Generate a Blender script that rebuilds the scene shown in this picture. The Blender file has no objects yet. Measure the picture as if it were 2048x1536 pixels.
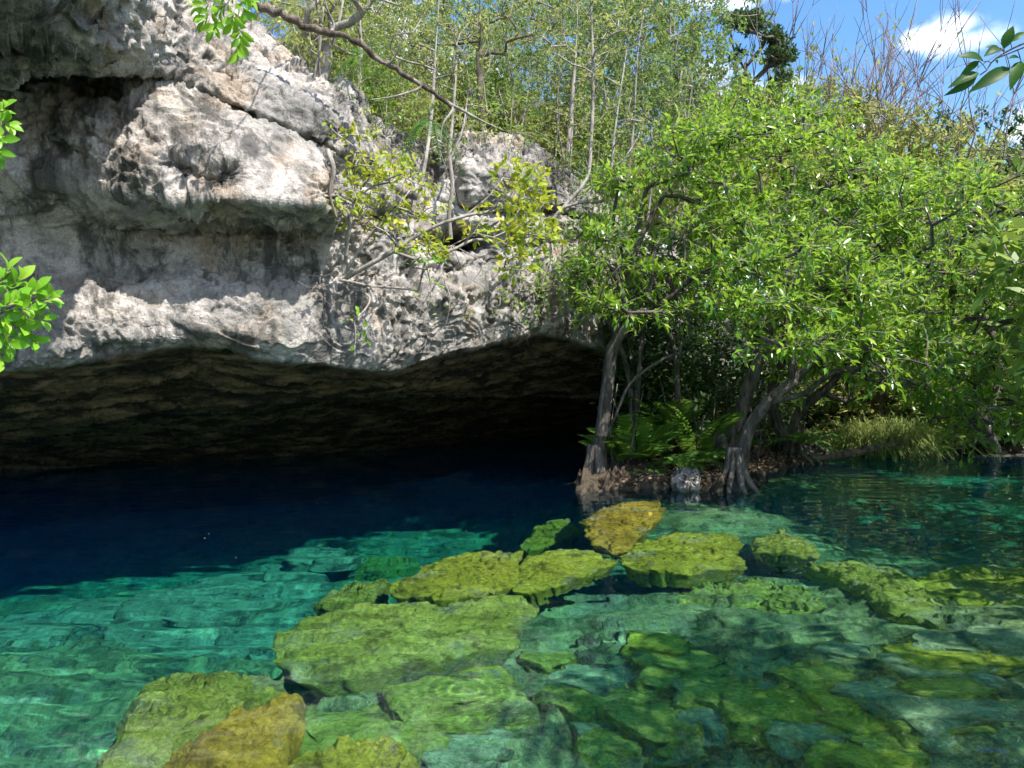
import bpy, math, random
import numpy as np
from mathutils import Vector, Matrix

R = math.radians
rng = np.random.default_rng(7)
random.seed(7)
scn = bpy.context.scene
COL = scn.collection

# ------------------------------------------------------------------ camera, world, sun
H = 1.8                      # eye height above the water
F = 1479.0                   # focal length in photo pixels (26 mm equivalent)
cam = bpy.data.cameras.new('camera')
cam.lens = 26.0; cam.sensor_width = 36.0
cam.clip_start = 0.05; cam.clip_end = 3000
cam_o = bpy.data.objects.new('camera', cam); COL.objects.link(cam_o)
cam_o.location = (0, 0, H); cam_o.rotation_euler = (R(90), 0, 0)
scn.camera = cam_o

SUN_EL, SUN_AZ = R(56), R(42)          # azimuth measured from straight behind the camera towards the right
S = Vector((math.sin(SUN_AZ) * math.cos(SUN_EL), -math.cos(SUN_AZ) * math.cos(SUN_EL), math.sin(SUN_EL)))
sun = bpy.data.lights.new('sun', 'SUN'); sun.energy = 4.6; sun.angle = R(0.53); sun.color = (1.0, 0.95, 0.87)
sun.cycles.is_caustics_light = True
sun_o = bpy.data.objects.new('sun', sun); COL.objects.link(sun_o)
sun_o.rotation_euler = S.to_track_quat('Z', 'Y').to_euler(); sun_o.location = (5, -10, 30)

world = bpy.data.worlds.new('World'); scn.world = world; world.use_nodes = True
wt = world.node_tree; wt.nodes.clear()
def wn(t, **k):
    n = wt.nodes.new(t)
    for a, b in k.items(): setattr(n, a, b)
    return n
wl = wt.links.new
w_out = wn('ShaderNodeOutputWorld'); w_bg = wn('ShaderNodeBackground'); w_bg.inputs['Strength'].default_value = 0.15
sky = wn('ShaderNodeTexSky', sky_type='NISHITA', sun_disc=False)
sky.sun_elevation = SUN_EL; sky.sun_rotation = math.atan2(S.x, S.y); sky.air_density = 1.0; sky.dust_density = 1.2; sky.ozone_density = 1.4
w_tc = wn('ShaderNodeTexCoord')
w_no = wn('ShaderNodeTexNoise'); w_no.inputs['Scale'].default_value = 13.0; w_no.inputs['Detail'].default_value = 8; w_no.inputs['Roughness'].default_value = 0.55
wl(w_tc.outputs['Generated'], w_no.inputs['Vector'])
def wmath(op, a, b=None, c=None):
    m = wn('ShaderNodeMath', operation=op)
    for i, v in enumerate((a, b, c)):
        if v is None: continue
        if isinstance(v, (int, float)): m.inputs[i].default_value = v
        else: wl(v, m.inputs[i])
    return m.outputs[0]
# cumulus: puffs at fixed compass directions, ragged by noise, plus scattered small ones all round the sky
PUFFS = [(1935, 45, .042), (1890, 72, .04), (1965, 72, .045), (1850, 78, .03), (2060, 262, .05), (2110, 240, .07), (2010, 275, .025), (1490, -10, .05), (1430, -40, .07), (1560, -30, .045),
         (1590, 170, .045), (1500, 190, .06), (1420, 150, .06), (1690, 250, .05), (760, 60, .12), (900, 140, .1)]
acc = None
for (px, py, r) in PUFFS:
    d = Vector(((px - 1024) / F, 1.0, (768 - py) / F)).normalized()
    vs_ = wn('ShaderNodeVectorMath', operation='SUBTRACT'); wl(w_tc.outputs['Generated'], vs_.inputs[0]); vs_.inputs[1].default_value = d
    vm = wn('ShaderNodeVectorMath', operation='MULTIPLY'); wl(vs_.outputs[0], vm.inputs[0]); vm.inputs[1].default_value = (1, 1, 1.9)
    vd = wn('ShaderNodeVectorMath', operation='LENGTH'); wl(vm.outputs[0], vd.inputs[0])
    v = wmath('SUBTRACT', 1.0, wmath('DIVIDE', vd.outputs['Value'], r * .8))
    acc = v if acc is None else wmath('MAXIMUM', acc, v)
w_n2 = wn('ShaderNodeTexNoise'); w_n2.inputs['Scale'].default_value = 3.1; w_n2.inputs['Detail'].default_value = 6
wl(w_tc.outputs['Generated'], w_n2.inputs['Vector'])
scat = wmath('MULTIPLY', wmath('SUBTRACT', w_n2.outputs['Fac'], 0.64), 5.0)
acc = wmath('MAXIMUM', acc, scat)
dens = wmath('ADD', acc, wmath('MULTIPLY', wmath('SUBTRACT', w_no.outputs['Fac'], 0.5), 3.0))
w_mr = wn('ShaderNodeMapRange', interpolation_type='SMOOTHSTEP'); w_mr.inputs['From Min'].default_value = 0.0; w_mr.inputs['From Max'].default_value = 1.15
wl(dens, w_mr.inputs['Value'])
w_hs = wn('ShaderNodeHueSaturation'); w_hs.inputs['Saturation'].default_value = 1.28; w_hs.inputs['Value'].default_value = 1.0
wl(sky.outputs['Color'], w_hs.inputs['Color'])
w_mx = wn('ShaderNodeMix', data_type='RGBA')
wl(w_mr.outputs['Result'], w_mx.inputs[0]); wl(w_hs.outputs['Color'], w_mx.inputs[6]); w_mx.inputs[7].default_value = (7.0, 7.4, 7.9, 1)
wl(w_mx.outputs[2], w_bg.inputs['Color']); wl(w_bg.outputs[0], w_out.inputs['Surface'])

vs = scn.view_settings
vs.view_transform = 'Standard'; vs.look = 'None'; vs.exposure = 1.05; vs.gamma = 1.0; vs.use_curve_mapping = False
scn.render.engine = 'CYCLES'
cy = scn.cycles
cy.use_denoising = True; cy.max_bounces = 8; cy.diffuse_bounces = 2; cy.glossy_bounces = 3; cy.transmission_bounces = 5
cy.volume_bounces = 1; cy.transparent_max_bounces = 24; cy.caustics_reflective = True; cy.caustics_refractive = True; cy.blur_glossy = 0.6
cy.sample_clamp_indirect = 6.0; cy.use_adaptive_sampling = True; cy.adaptive_threshold = 0.02

# ------------------------------------------------------------------ helpers
def P(px, py, D):
    return np.array(((px - 1024) / F * D, D, H + (768 - py) / F * D))
def Pz(px, py, z):
    # point at height z seen at a photo pixel; below the surface the sight line is bent by the water
    if z >= 0:
        D = (H - z) * F / (py - 768.0)
        return np.array(((px - 1024) / F * D, D, z))
    hx = (px - 1024) / F; t = (py - 768.0) / F; s0 = H / t; hl = math.hypot(hx, 1.0)
    st = hl / math.hypot(hl, t) / 1.33; k = -z * st / math.sqrt(1 - st * st) / hl
    return np.array((hx * (s0 + k), s0 + k, z))
def unit(v):
    return v / np.maximum(np.linalg.norm(v, axis=-1, keepdims=True), 1e-9)

def vnoise(p, seed=0):
    p = np.asarray(p, dtype=np.float64)
    i = np.floor(p).astype(np.int64); f = p - i
    f = f * f * f * (f * (f * 6 - 15) + 10)
    out = 0
    for dx in (0, 1):
        wx = f[..., 0] if dx else 1 - f[..., 0]
        for dy in (0, 1):
            wy = f[..., 1] if dy else 1 - f[..., 1]
            for dz in (0, 1):
                wz = f[..., 2] if dz else 1 - f[..., 2]
                h = ((i[..., 0] + dx) * 374761393 + (i[..., 1] + dy) * 668265263 + (i[..., 2] + dz) * 1274126177 + seed * 362437) & 0xffffffff
                h = ((h ^ (h >> 13)) * 1274126177) & 0xffffffff
                h = h ^ (h >> 16)
                out = out + wx * wy * wz * (h / 2147483648.0 - 1.0)
    return out
ROT = np.array([[0.36, 0.48, -0.8], [-0.8, 0.60, 0.0], [0.48, 0.64, 0.60]])
def fbm(p, octs=4, gain=0.5, seed=0, ridged=False):
    a, s, tot = 1.0, 0.0, 0.0
    p = np.asarray(p, dtype=np.float64)
    for o in range(octs):
        n = vnoise(p, seed + o)
        if ridged: n = 1 - 2 * np.abs(n)
        s = s + a * n; tot += a; a *= gain
        p = (p @ ROT.T) * 2.03 + 13.7
    return s / tot

def set_mesh(me, V, faces, attr=None, smooth=True):
    V = np.asarray(V, dtype=np.float32)
    me.vertices.add(len(V)); me.vertices.foreach_set('co', V.ravel())
    li, st, off = [], [], 0
    for f in faces:
        f = np.asarray(f, dtype=np.int32)
        if len(f) == 0: continue
        k = f.shape[1]
        li.append(f.ravel()); st.append(off + np.arange(len(f), dtype=np.int32) * k); off += f.size
    li = np.concatenate(li); st = np.concatenate(st)
    me.loops.add(len(li)); me.loops.foreach_set('vertex_index', li)
    me.polygons.add(len(st)); me.polygons.foreach_set('loop_start', st)
    me.update(calc_edges=True)
    if smooth: me.polygons.foreach_set('use_smooth', np.ones(len(st), dtype=bool))
    if attr:
        for nm, arr in attr.items():
            a = me.attributes.new(nm, 'FLOAT', 'POINT'); a.data.foreach_set('value', np.asarray(arr, dtype=np.float32))
    me.validate(); me.update()
    return me

class Buf:
    def __init__(s): s.V, s.F, s.A, s.n = [], {}, [], 0
    def add(s, V, faces, a=None):
        V = np.asarray(V).reshape(-1, 3)
        for f in faces:
            f = np.asarray(f)
            if len(f): s.F.setdefault(f.shape[1], []).append(f + s.n)
        s.V.append(V); s.A.append(np.zeros(len(V)) if a is None else np.asarray(a)); s.n += len(V)
    def mesh(s, name, mat, smooth=True):
        me = bpy.data.meshes.new(name)
        set_mesh(me, np.concatenate(s.V), [np.concatenate(f) for f in s.F.values()], {'rnd': np.concatenate(s.A)}, smooth)
        me.materials.append(mat)
        return me

def link(name, me, parent=None, **props):
    o = bpy.data.objects.new(name, me); COL.objects.link(o)
    if parent is not None: o.parent = parent
    for k, v in props.items(): o[k] = v
    return o
def empty(name, loc, label, cat, group=None):
    o = bpy.data.objects.new(name, None); COL.objects.link(o); o.location = Vector([float(q) for q in loc])
    o['label'] = label; o['category'] = cat
    if group: o['group'] = group
    return o

def tube(buf, pts, rad, k=6, lob=None, a=0.0):
    pts = np.asarray(pts, dtype=float); rad = np.asarray(rad, dtype=float); n = len(pts)
    t = unit(np.gradient(pts, axis=0))
    ref = np.array([0.31, 0.93, 0.18]); x = unit(np.cross(t, ref)); y = np.cross(t, x)
    th = np.linspace(0, 2 * np.pi, k, endpoint=False)
    rr = rad[:, None] * np.ones((n, k))
    if lob is not None: rr = rr * lob(pts, th)
    V = pts[:, None] + rr[..., None] * (np.cos(th)[None, :, None] * x[:, None] + np.sin(th)[None, :, None] * y[:, None])
    i = np.arange(n - 1)[:, None] * k; j = np.arange(k)[None]; j2 = (j + 1) % k
    q = np.stack([i + j, i + j2, i + k + j2, i + k + j], -1).reshape(-1, 4)
    V = V.reshape(-1, 3)
    caps = [np.array([[(n - 1) * k + c for c in range(k)]])] if k <= 10 else []
    buf.add(V, [q] + caps, np.full(len(V), a))

def smooth_poly(pts, n=24):
    pts = np.asarray(pts, dtype=float)
    d = np.r_[0, np.cumsum(np.linalg.norm(np.diff(pts, axis=0), axis=1))]
    u = np.linspace(0, d[-1], n)
    m = np.gradient(pts, d, axis=0) if len(pts) > 2 else np.repeat((pts[1:] - pts[:1]) / d[-1], len(pts), 0)
    i = np.clip(np.searchsorted(d, u, side='right') - 1, 0, len(pts) - 2)
    h = (d[i + 1] - d[i])[:, None]; s = ((u - d[i])[:, None]) / h
    return (2*s**3 - 3*s**2 + 1) * pts[i] + (s**3 - 2*s**2 + s) * h * m[i] + (-2*s**3 + 3*s**2) * pts[i + 1] + (s**3 - s**2) * h * m[i + 1]

def leaves(buf, pos, dirs, nor, L, W, rnd, hi=True):
    pos = np.asarray(pos); n = len(pos)
    if n == 0: return
    d = unit(np.asarray(dirs)); nn = np.asarray(nor); nn = unit(nn - d * np.sum(nn * d, -1, keepdims=True)); s = np.cross(d, nn)
    L = np.broadcast_to(L, n)[:, None]; W = np.broadcast_to(W, n)[:, None]
    if hi:
        b = pos; m = pos + d * L * .5 - nn * W * .10
        l = pos + d * L * .45 + s * W * .5 + nn * W * .08; r = pos + d * L * .45 - s * W * .5 + nn * W * .08
        t = pos + d * L * .97 - nn * L * .13
        V = np.stack([b, l, m, r, t], 1).reshape(-1, 3); i = np.arange(n)[:, None] * 5
        fs = np.concatenate([i + np.array([0, 2, 1]), i + np.array([0, 3, 2]), i + np.array([2, 4, 1]), i + np.array([2, 3, 4])])
        buf.add(V, [fs], np.repeat(rnd, 5))
    else:
        b = pos; l = pos + d * L * .45 + s * W * .5; r = pos + d * L * .45 - s * W * .5; t = pos + d * L - nn * L * .08
        V = np.stack([b, r, t, l], 1).reshape(-1, 3); i = np.arange(n)[:, None] * 4
        buf.add(V, [np.concatenate([i + np.array([0, 1, 3]), i + np.array([1, 2, 3])])], np.repeat(rnd, 4))

# ------------------------------------------------------------------ materials
def new_mat(name):
    m = bpy.data.materials.new(name); m.use_nodes = True; nt = m.node_tree; nt.nodes.clear()
    out = nt.nodes.new('ShaderNodeOutputMaterial')
    return m, nt, out
class N:
    """small node helper"""
    def __init__(s, nt): s.nt = nt
    def n(s, t, **k):
        x = s.nt.nodes.new(t)
        for a, b in k.items(): setattr(x, a, b)
        return x
    def l(s, a, b): s.nt.links.new(a, b)
    def noise(s, vec, scale, detail=4, rough=.55, dist=0.0):
        x = s.n('ShaderNodeTexNoise'); x.inputs['Scale'].default_value = scale; x.inputs['Detail'].default_value = detail
        x.inputs['Roughness'].default_value = rough; x.inputs['Distortion'].default_value = dist
        if vec is not None: s.l(vec, x.inputs['Vector'])
        return x.outputs['Fac']
    def ramp(s, fac, a, b, smooth=True):
        x = s.n('ShaderNodeMapRange', interpolation_type='SMOOTHSTEP' if smooth else 'LINEAR')
        x.inputs['From Min'].default_value = a; x.inputs['From Max'].default_value = b; s.l(fac, x.inputs['Value'])
        return x.outputs['Result']
    def mix(s, fac, a, b, mode='MIX'):
        x = s.n('ShaderNodeMix', data_type='RGBA', blend_type=mode)
        for i, v in ((0, fac), (6, a), (7, b)):
            if isinstance(v, (int, float)): x.inputs[i].default_value = v
            elif isinstance(v, tuple): x.inputs[i].default_value = (*v, 1)
            else: s.l(v, x.inputs[i])
        return x.outputs[2]
    def math(s, op, a, b=None):
        x = s.n('ShaderNodeMath', operation=op)
        for i, v in enumerate((a, b)):
            if v is None: continue
            if isinstance(v, (int, float)): x.inputs[i].default_value = v
            else: s.l(v, x.inputs[i])
        return x.outputs[0]
    def bump(s, h, strength, dist, nrm=None):
        x = s.n('ShaderNodeBump'); x.inputs['Strength'].default_value = strength; x.inputs['Distance'].default_value = dist; s.l(h, x.inputs['Height'])
        if nrm is not None: s.l(nrm, x.inputs['Normal'])
        return x.outputs['Normal']
    def scaled(s, vec, sc):
        x = s.n('ShaderNodeVectorMath', operation='MULTIPLY'); s.l(vec, x.inputs[0]); x.inputs[1].default_value = sc
        return x.outputs[0]

def mat_rock():
    m, nt, out = new_mat('limestone'); g = N(nt)
    co = g.n('ShaderNodeTexCoord').outputs['Object']
    big = g.noise(co, 0.55, 5, .6, .4); mid = g.noise(co, 2.3, 7, .62, .6); fine = g.noise(co, 11, 8, .65); spk = g.noise(co, 42, 4, .6)
    col = g.mix(g.ramp(mid, .38, .60), (.28, .262, .242), (.63, .58, .53))
    och = g.math('MULTIPLY', g.ramp(g.noise(co, .9, 6, .6, .8), .51, .66), .62)
    col = g.mix(och, col, (.40, .285, .18))
    grey = g.math('MULTIPLY', g.ramp(big, .48, .66), .7)
    col = g.mix(grey, col, (.20, .20, .19))
    # black lichen: streaked downwards
    st = g.noise(g.scaled(co, (1.6, 1.6, .45)), 1.3, 9, .68, .5)
    col = g.mix(g.math('MULTIPLY', g.ramp(st, .495, .61), .88), col, (.055, .055, .05))
    col = g.mix(g.math('MULTIPLY', g.ramp(fine, .52, .66), .42), col, (.10, .095, .085))
    col = g.mix(g.ramp(spk, .3, .75), g.mix(.4, col, (.12, .11, .10)), col)
    # cave ceiling: brown, algae-stained rock
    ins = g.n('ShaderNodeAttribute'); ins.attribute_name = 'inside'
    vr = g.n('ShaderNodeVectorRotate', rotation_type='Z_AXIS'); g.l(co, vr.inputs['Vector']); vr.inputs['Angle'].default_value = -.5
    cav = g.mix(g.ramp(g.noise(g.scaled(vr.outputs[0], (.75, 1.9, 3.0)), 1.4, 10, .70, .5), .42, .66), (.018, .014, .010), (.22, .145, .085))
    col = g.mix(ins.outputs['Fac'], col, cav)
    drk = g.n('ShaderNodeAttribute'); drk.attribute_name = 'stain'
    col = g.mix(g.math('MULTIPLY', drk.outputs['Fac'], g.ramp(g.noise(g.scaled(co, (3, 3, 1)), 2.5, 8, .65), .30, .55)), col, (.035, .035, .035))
    b = g.n('ShaderNodeBsdfPrincipled'); g.l(col, b.inputs['Base Color']); b.inputs['Roughness'].default_value = .92; b.inputs['Specular IOR Level'].default_value = .25
    h = g.math('ADD', g.math('MULTIPLY', fine, .7), g.math('MULTIPLY', spk, .3))
    nrm = g.bump(h, 1.0, .07, g.bump(mid, .6, .10))
    g.l(nrm, b.inputs['Normal']); g.l(b.outputs[0], out.inputs['Surface'])
    return m
def mat_algae(name, c1, c2, c3):
    m, nt, out = new_mat(name); g = N(nt)
    co = g.n('ShaderNodeTexCoord').outputs['Object']
    a = g.noise(co, 1.6, 6, .62, .6); f = g.noise(co, 5, 10, .72, .4); s = g.noise(co, 22, 8, .7, .3)
    col = g.mix(g.ramp(a, .38, .60), c1, c2)
    pb = g.noise(co, 3.1, 7, .66, .3); col = g.mix(g.math('MULTIPLY', g.ramp(pb, .53, .62), .65), col, c3)
    si = g.noise(co, 1.9, 6, .62, .4); col = g.mix(g.math('MULTIPLY', g.ramp(si, .52, .64), .6), col, (.52, .52, .34))
    col = g.mix(g.math('MULTIPLY', g.ramp(f, .52, .62), .5), col, c3)
    col = g.mix(g.ramp(s, .36, .62), g.mix(.4, col, (.03, .035, .015)), col)
    b = g.n('ShaderNodeBsdfPrincipled'); g.l(col, b.inputs['Base Color']); b.inputs['Roughness'].default_value = .9; b.inputs['Specular IOR Level'].default_value = .1
    nrm = g.bump(g.math('ADD', g.math('MULTIPLY', f, .6), g.math('MULTIPLY', s, .4)), 1.0, .16)
    g.l(nrm, b.inputs['Normal']); g.l(b.outputs[0], out.inputs['Surface'])
    return m
def mat_bark(name, c1, c2, scale=6):
    m, nt, out = new_mat(name); g = N(nt)
    co = g.n('ShaderNodeTexCoord').outputs['Object']
    v = g.scaled(co, (1, 1, .25))
    a = g.noise(v, scale, 7, .65, .4); f = g.noise(v, scale * 5, 5, .6)
    col = g.mix(g.ramp(a, .35, .65), c1, c2); col = g.mix(g.math('MULTIPLY', g.ramp(f, .5, .7), .5), col, tuple(.5 * q for q in c1))
    b = g.n('ShaderNodeBsdfPrincipled'); g.l(col, b.inputs['Base Color']); b.inputs['Roughness'].default_value = .85; b.inputs['Specular IOR Level'].default_value = .2
    g.l(g.bump(g.math('ADD', a, f), .8, .03), b.inputs['Normal']); g.l(b.outputs[0], out.inputs['Surface'])
    return m
def mat_leaf(name, dark, mid, light, trans=.35, rough=.38, spec=.45, objrand=False):
    m, nt, out = new_mat(name); g = N(nt)
    if objrand: r = g.n('ShaderNodeObjectInfo').outputs['Random']
    else:
        a = g.n('ShaderNodeAttribute'); a.attribute_name = 'rnd'; r = a.outputs['Fac']
    cr = g.n('ShaderNodeValToRGB'); g.l(r, cr.inputs['Fac'])
    e = cr.color_ramp.elements; e[0].color = (*dark, 1); e[1].color = (*light, 1); e[1].position = 1.0
    x = e.new(.55); x.color = (*mid, 1)
    col = cr.outputs['Color']
    b = g.n('ShaderNodeBsdfPrincipled'); g.l(col, b.inputs['Base Color']); b.inputs['Roughness'].default_value = rough; b.inputs['Specular IOR Level'].default_value = spec
    t = g.n('ShaderNodeBsdfTranslucent'); g.l(g.mix(.55, col, tuple(min(1, q * 1.6) for q in light)), t.inputs['Color'])
    mx = g.n('ShaderNodeMixShader'); mx.inputs[0].default_value = trans; g.l(b.outputs[0], mx.inputs[1]); g.l(t.outputs[0], mx.inputs[2])
    g.l(mx.outputs[0], out.inputs['Surface'])
    return m
def mat_plain(name, c1, c2, scale=8, rough=.9):
    m, nt, out = new_mat(name); g = N(nt)
    co = g.n('ShaderNodeTexCoord').outputs['Object']; a = g.noise(co, scale, 8, .65)
    b = g.n('ShaderNodeBsdfPrincipled'); g.l(g.mix(g.ramp(a, .35, .65), c1, c2), b.inputs['Base Color']); b.inputs['Roughness'].default_value = rough
    b.inputs['Specular IOR Level'].default_value = .15
    g.l(g.bump(a, .8, .05), b.inputs['Normal']); g.l(b.outputs[0], out.inputs['Surface'])
    return m
def mat_water():
    m, nt, out = new_mat('clear_water'); g = N(nt)
    gl = g.n('ShaderNodeBsdfGlass'); gl.inputs['IOR'].default_value = 1.33; gl.inputs['Roughness'].default_value = 0.0
    g.l(gl.outputs[0], out.inputs['Surface'])
    return m
def mat_water_volume():
    m, nt, out = new_mat('water_tint'); g = N(nt)
    va = g.n('ShaderNodeVolumeAbsorption'); va.inputs['Color'].default_value = (0.0, .83, .93, 1); va.inputs['Density'].default_value = .47
    vsx = g.n('ShaderNodeVolumeScatter'); vsx.inputs['Color'].default_value = (.04, .42, 1.0, 1); vsx.inputs['Density'].default_value = .024
    ad = g.n('ShaderNodeAddShader'); g.l(va.outputs[0], ad.inputs[0]); g.l(vsx.outputs[0], ad.inputs[1]); g.l(ad.outputs[0], out.inputs['Volume'])
    return m

ROCK = mat_rock()
ALG_Y = mat_algae('yellow_algae_rock', (.58, .56, .05), (.88, .84, .10), (.17, .16, .03))
ALG_A = mat_algae('amber_algae_rock', (.62, .44, .05), (.92, .68, .08), (.22, .14, .03))
ALG_G = mat_algae('green_algae_rock', (.52, .54, .08), (.84, .83, .16), (.15, .15, .04))
ALG_T = mat_algae('pale_silt_rock', (.43, .51, .26), (.78, .85, .44), (.10, .13, .07))
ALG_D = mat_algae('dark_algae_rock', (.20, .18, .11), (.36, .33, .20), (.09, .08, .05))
BED = mat_algae('pool_bed_silt', (.30, .35, .14), (.64, .69, .27), (.07, .09, .04))
BARK_PALE = mat_bark('pale_bark', (.17, .15, .13), (.38, .345, .305))
BARK_MANG = mat_bark('grey_mangrove_bark', (.05, .043, .036), (.17, .15, .13), 8)
BARK_DARK = mat_bark('dark_dead_bark', (.06, .045, .035), (.19, .15, .12), 9)
BARK_TWIG = mat_bark('reddish_twig_bark', (.16, .12, .11), (.30, .24, .22))
LF_MANG = mat_leaf('glossy_green_leaf', (.02, .075, .012), (.10, .25, .02), (.33, .47, .045), .42, .30, .6)
LF_MANG_OBJ = mat_leaf('glossy_green_single_leaf', (.03, .10, .012), (.12, .29, .02), (.35, .50, .045), .42, .30, .6, True)
LF_DRY = mat_leaf('dry_forest_leaf', (.08, .125, .03), (.20, .26, .065), (.46, .45, .13), .42, .5, .35)
LF_DRY2 = mat_leaf('dull_green_forest_leaf', (.045, .095, .025), (.13, .22, .05), (.30, .37, .10), .40, .5, .35)
LF_BROAD = mat_leaf('broad_green_leaf', (.04, .11, .02), (.13, .25, .04), (.34, .42, .08), .42, .42, .4)
LF_DARK = mat_leaf('dark_evergreen_and_shade_leaf', (.02, .05, .014), (.045, .095, .025), (.09, .14, .04), .25, .5, .3)
LF_YEL = mat_leaf('yellow_green_single_leaf', (.10, .22, .015), (.27, .38, .03), (.50, .46, .05), .42, .45, .3, True)
LF_YEL_A = mat_leaf('yellow_green_leaf', (.10, .22, .015), (.27, .38, .03), (.50, .46, .05), .42, .45, .3)
LF_SHRUB = mat_leaf('fresh_green_single_leaf', (.07, .22, .01), (.16, .38, .02), (.33, .52, .05), .42, .36, .35, True)
LF_NEAR = mat_leaf('dark_glossy_single_leaf', (.02, .07, .01), (.035, .11, .012), (.07, .17, .02), .5, .45, .22, True)
LF_FERN = mat_leaf('fern_leaf', (.025, .08, .015), (.065, .16, .024), (.17, .30, .04), .38, .4, .4)
LF_GRASS = mat_leaf('pale_grass_blade', (.08, .13, .035), (.17, .23, .06), (.34, .37, .11), .3, .6, .2)
LF_LITTER = mat_leaf('brown_leaf_litter', (.04, .025, .015), (.11, .07, .045), (.27, .20, .14), .1, .8, .15)
SOIL = mat_plain('forest_soil', (.025, .02, .015), (.09, .07, .05))
DRIFT = mat_leaf('pale_drifting_leaf', (.12, .08, .04), (.3, .24, .15), (.5, .45, .35), .1, .6, .2)

# ------------------------------------------------------------------ the cliff with the cave, and the ground behind it
def tab(d):
    k = sorted(d); xs = np.array(k, float); ys = np.array([d[q] for q in k], float)
    return lambda x: np.interp(x, xs, ys)
D0 = tab({-900: 7.0, -400: 7.5, 0: 8.2, 400: 9.2, 640: 10.0, 770: 10.8, 900: 12.0, 1080: 14.0, 1210: 15.6, 1400: 19.5, 1650: 24.5, 2048: 25.5, 2700: 24.0, 3600: 22})
LIP = tab({-400: 770, 0: 740, 100: 727, 150: 718, 260: 698, 380: 681, 450: 690, 520: 713, 600: 722, 700: 732, 770: 741, 830: 726, 900: 702, 960: 690, 1040: 668, 1080: 660, 1130: 672, 1180: 688, 1210: 700, 1300: 730, 1500: 790, 1650: 870, 2048: 862, 2700: 862})
BT = tab({-400: 660, 0: 640, 150: 634, 300: 626, 420: 612, 500: 592, 640: 588, 770: 590, 900: 585, 1000: 560, 1100: 555, 1210: 590, 1300: 630, 1500: 740, 1650: 852, 2048: 850, 2700: 850})
RD = tab({-400: 555, 0: 540, 300: 545, 500: 540, 640: 552, 800: 560, 1000: 525, 1100: 515, 1210: 540, 1300: 600, 1500: 720, 1650: 840, 2048: 845, 2700: 845})
RT = tab({-400: 440, 0: 450, 300: 455, 500: 452, 640: 468, 700: 490, 800: 505, 1000: 490, 1200: 480, 1300: 560, 1500: 700, 1650: 830, 2048: 840, 2700: 840})
BE = tab({-400: 330, 0: 345, 150: 372, 330: 398, 450: 393, 560: 403, 645: 406, 670: 410, 700: 450, 800: 475, 900: 462, 1000: 458, 1100: 462, 1200: 465, 1300: 545, 1500: 690, 1650: 820, 2048: 835, 2700: 835})
BEo = tab({-400: .1, 0: .1, 150: -.05, 300: -.5, 480: -.72, 646: -.75, 664: .15, 720: .45, 800: .6, 880: .95, 905: .9, 940: .35, 1000: .15, 1100: .2, 1200: .4, 1300: .5, 1650: .5, 2700: .5})
CR = tab({-400: 175, 0: 165, 100: 150, 150: 141, 320: 150, 400: 187, 450: 207, 520: 237, 600: 272, 645: 292, 700: 322, 800: 392, 900: 410, 1000: 425, 1100: 425, 1200: 440, 1300: 520, 1500: 670, 1650: 800, 2048: 825, 2700: 825})
SM = tab({-400: 80, 0: 80, 320: 75, 450: 120, 560: 180, 640: 225, 700: 260, 760: 320, 850: 345, 920: 335, 1000: 350, 1100: 372, 1200: 420, 1300: 500, 1500: 640, 1650: 770, 2048: 815, 2700: 815})
SMo = tab({-400: -1.6, 0: -1.55, 180: -1.3, 345: -.1, 500: .2, 640: .2, 690: .3, 740: .9, 860: 1.4, 900: 1.2, 930: .2, 1000: -.15, 1100: .15, 1200: .5, 1300: 1.0, 1650: 1.2, 2700: 1.2})
TP = tab({-400: -200, 0: -170, 200: -140, 400: -55, 470: 0, 560: 80, 620: 150, 700: 170, 760: 250, 850: 292, 920: 272, 1000: 266, 1060: 285, 1130: 340, 1200: 392, 1230: 430, 1300: 480, 1500: 610, 1650: 735, 2048: 800, 2700: 800})
TPo = tab({-400: -3.1, 0: -3.0, 220: -2.3, 350: .4, 400: 1.3, 620: 1.5, 700: 1.6, 850: 2.2, 920: 1.3, 1000: 1.0, 1100: 1.0, 1200: 1.3, 1500: 2.5, 2048: 3, 2700: 3})
CAVE = tab({-900: 6.5, 0: 7.5, 600: 9.0, 1100: 12.0, 1250: 11.0, 1500: 6.0, 1650: 2.0, 2048: .8, 2700: .8})
LEDGE = tab({-400: 880, 0: 862, 300: 832, 600: 802, 690: 788, 800: 790, 1000: 790, 1200: 800, 1500: 840, 1650: 900, 2700: 900})

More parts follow.
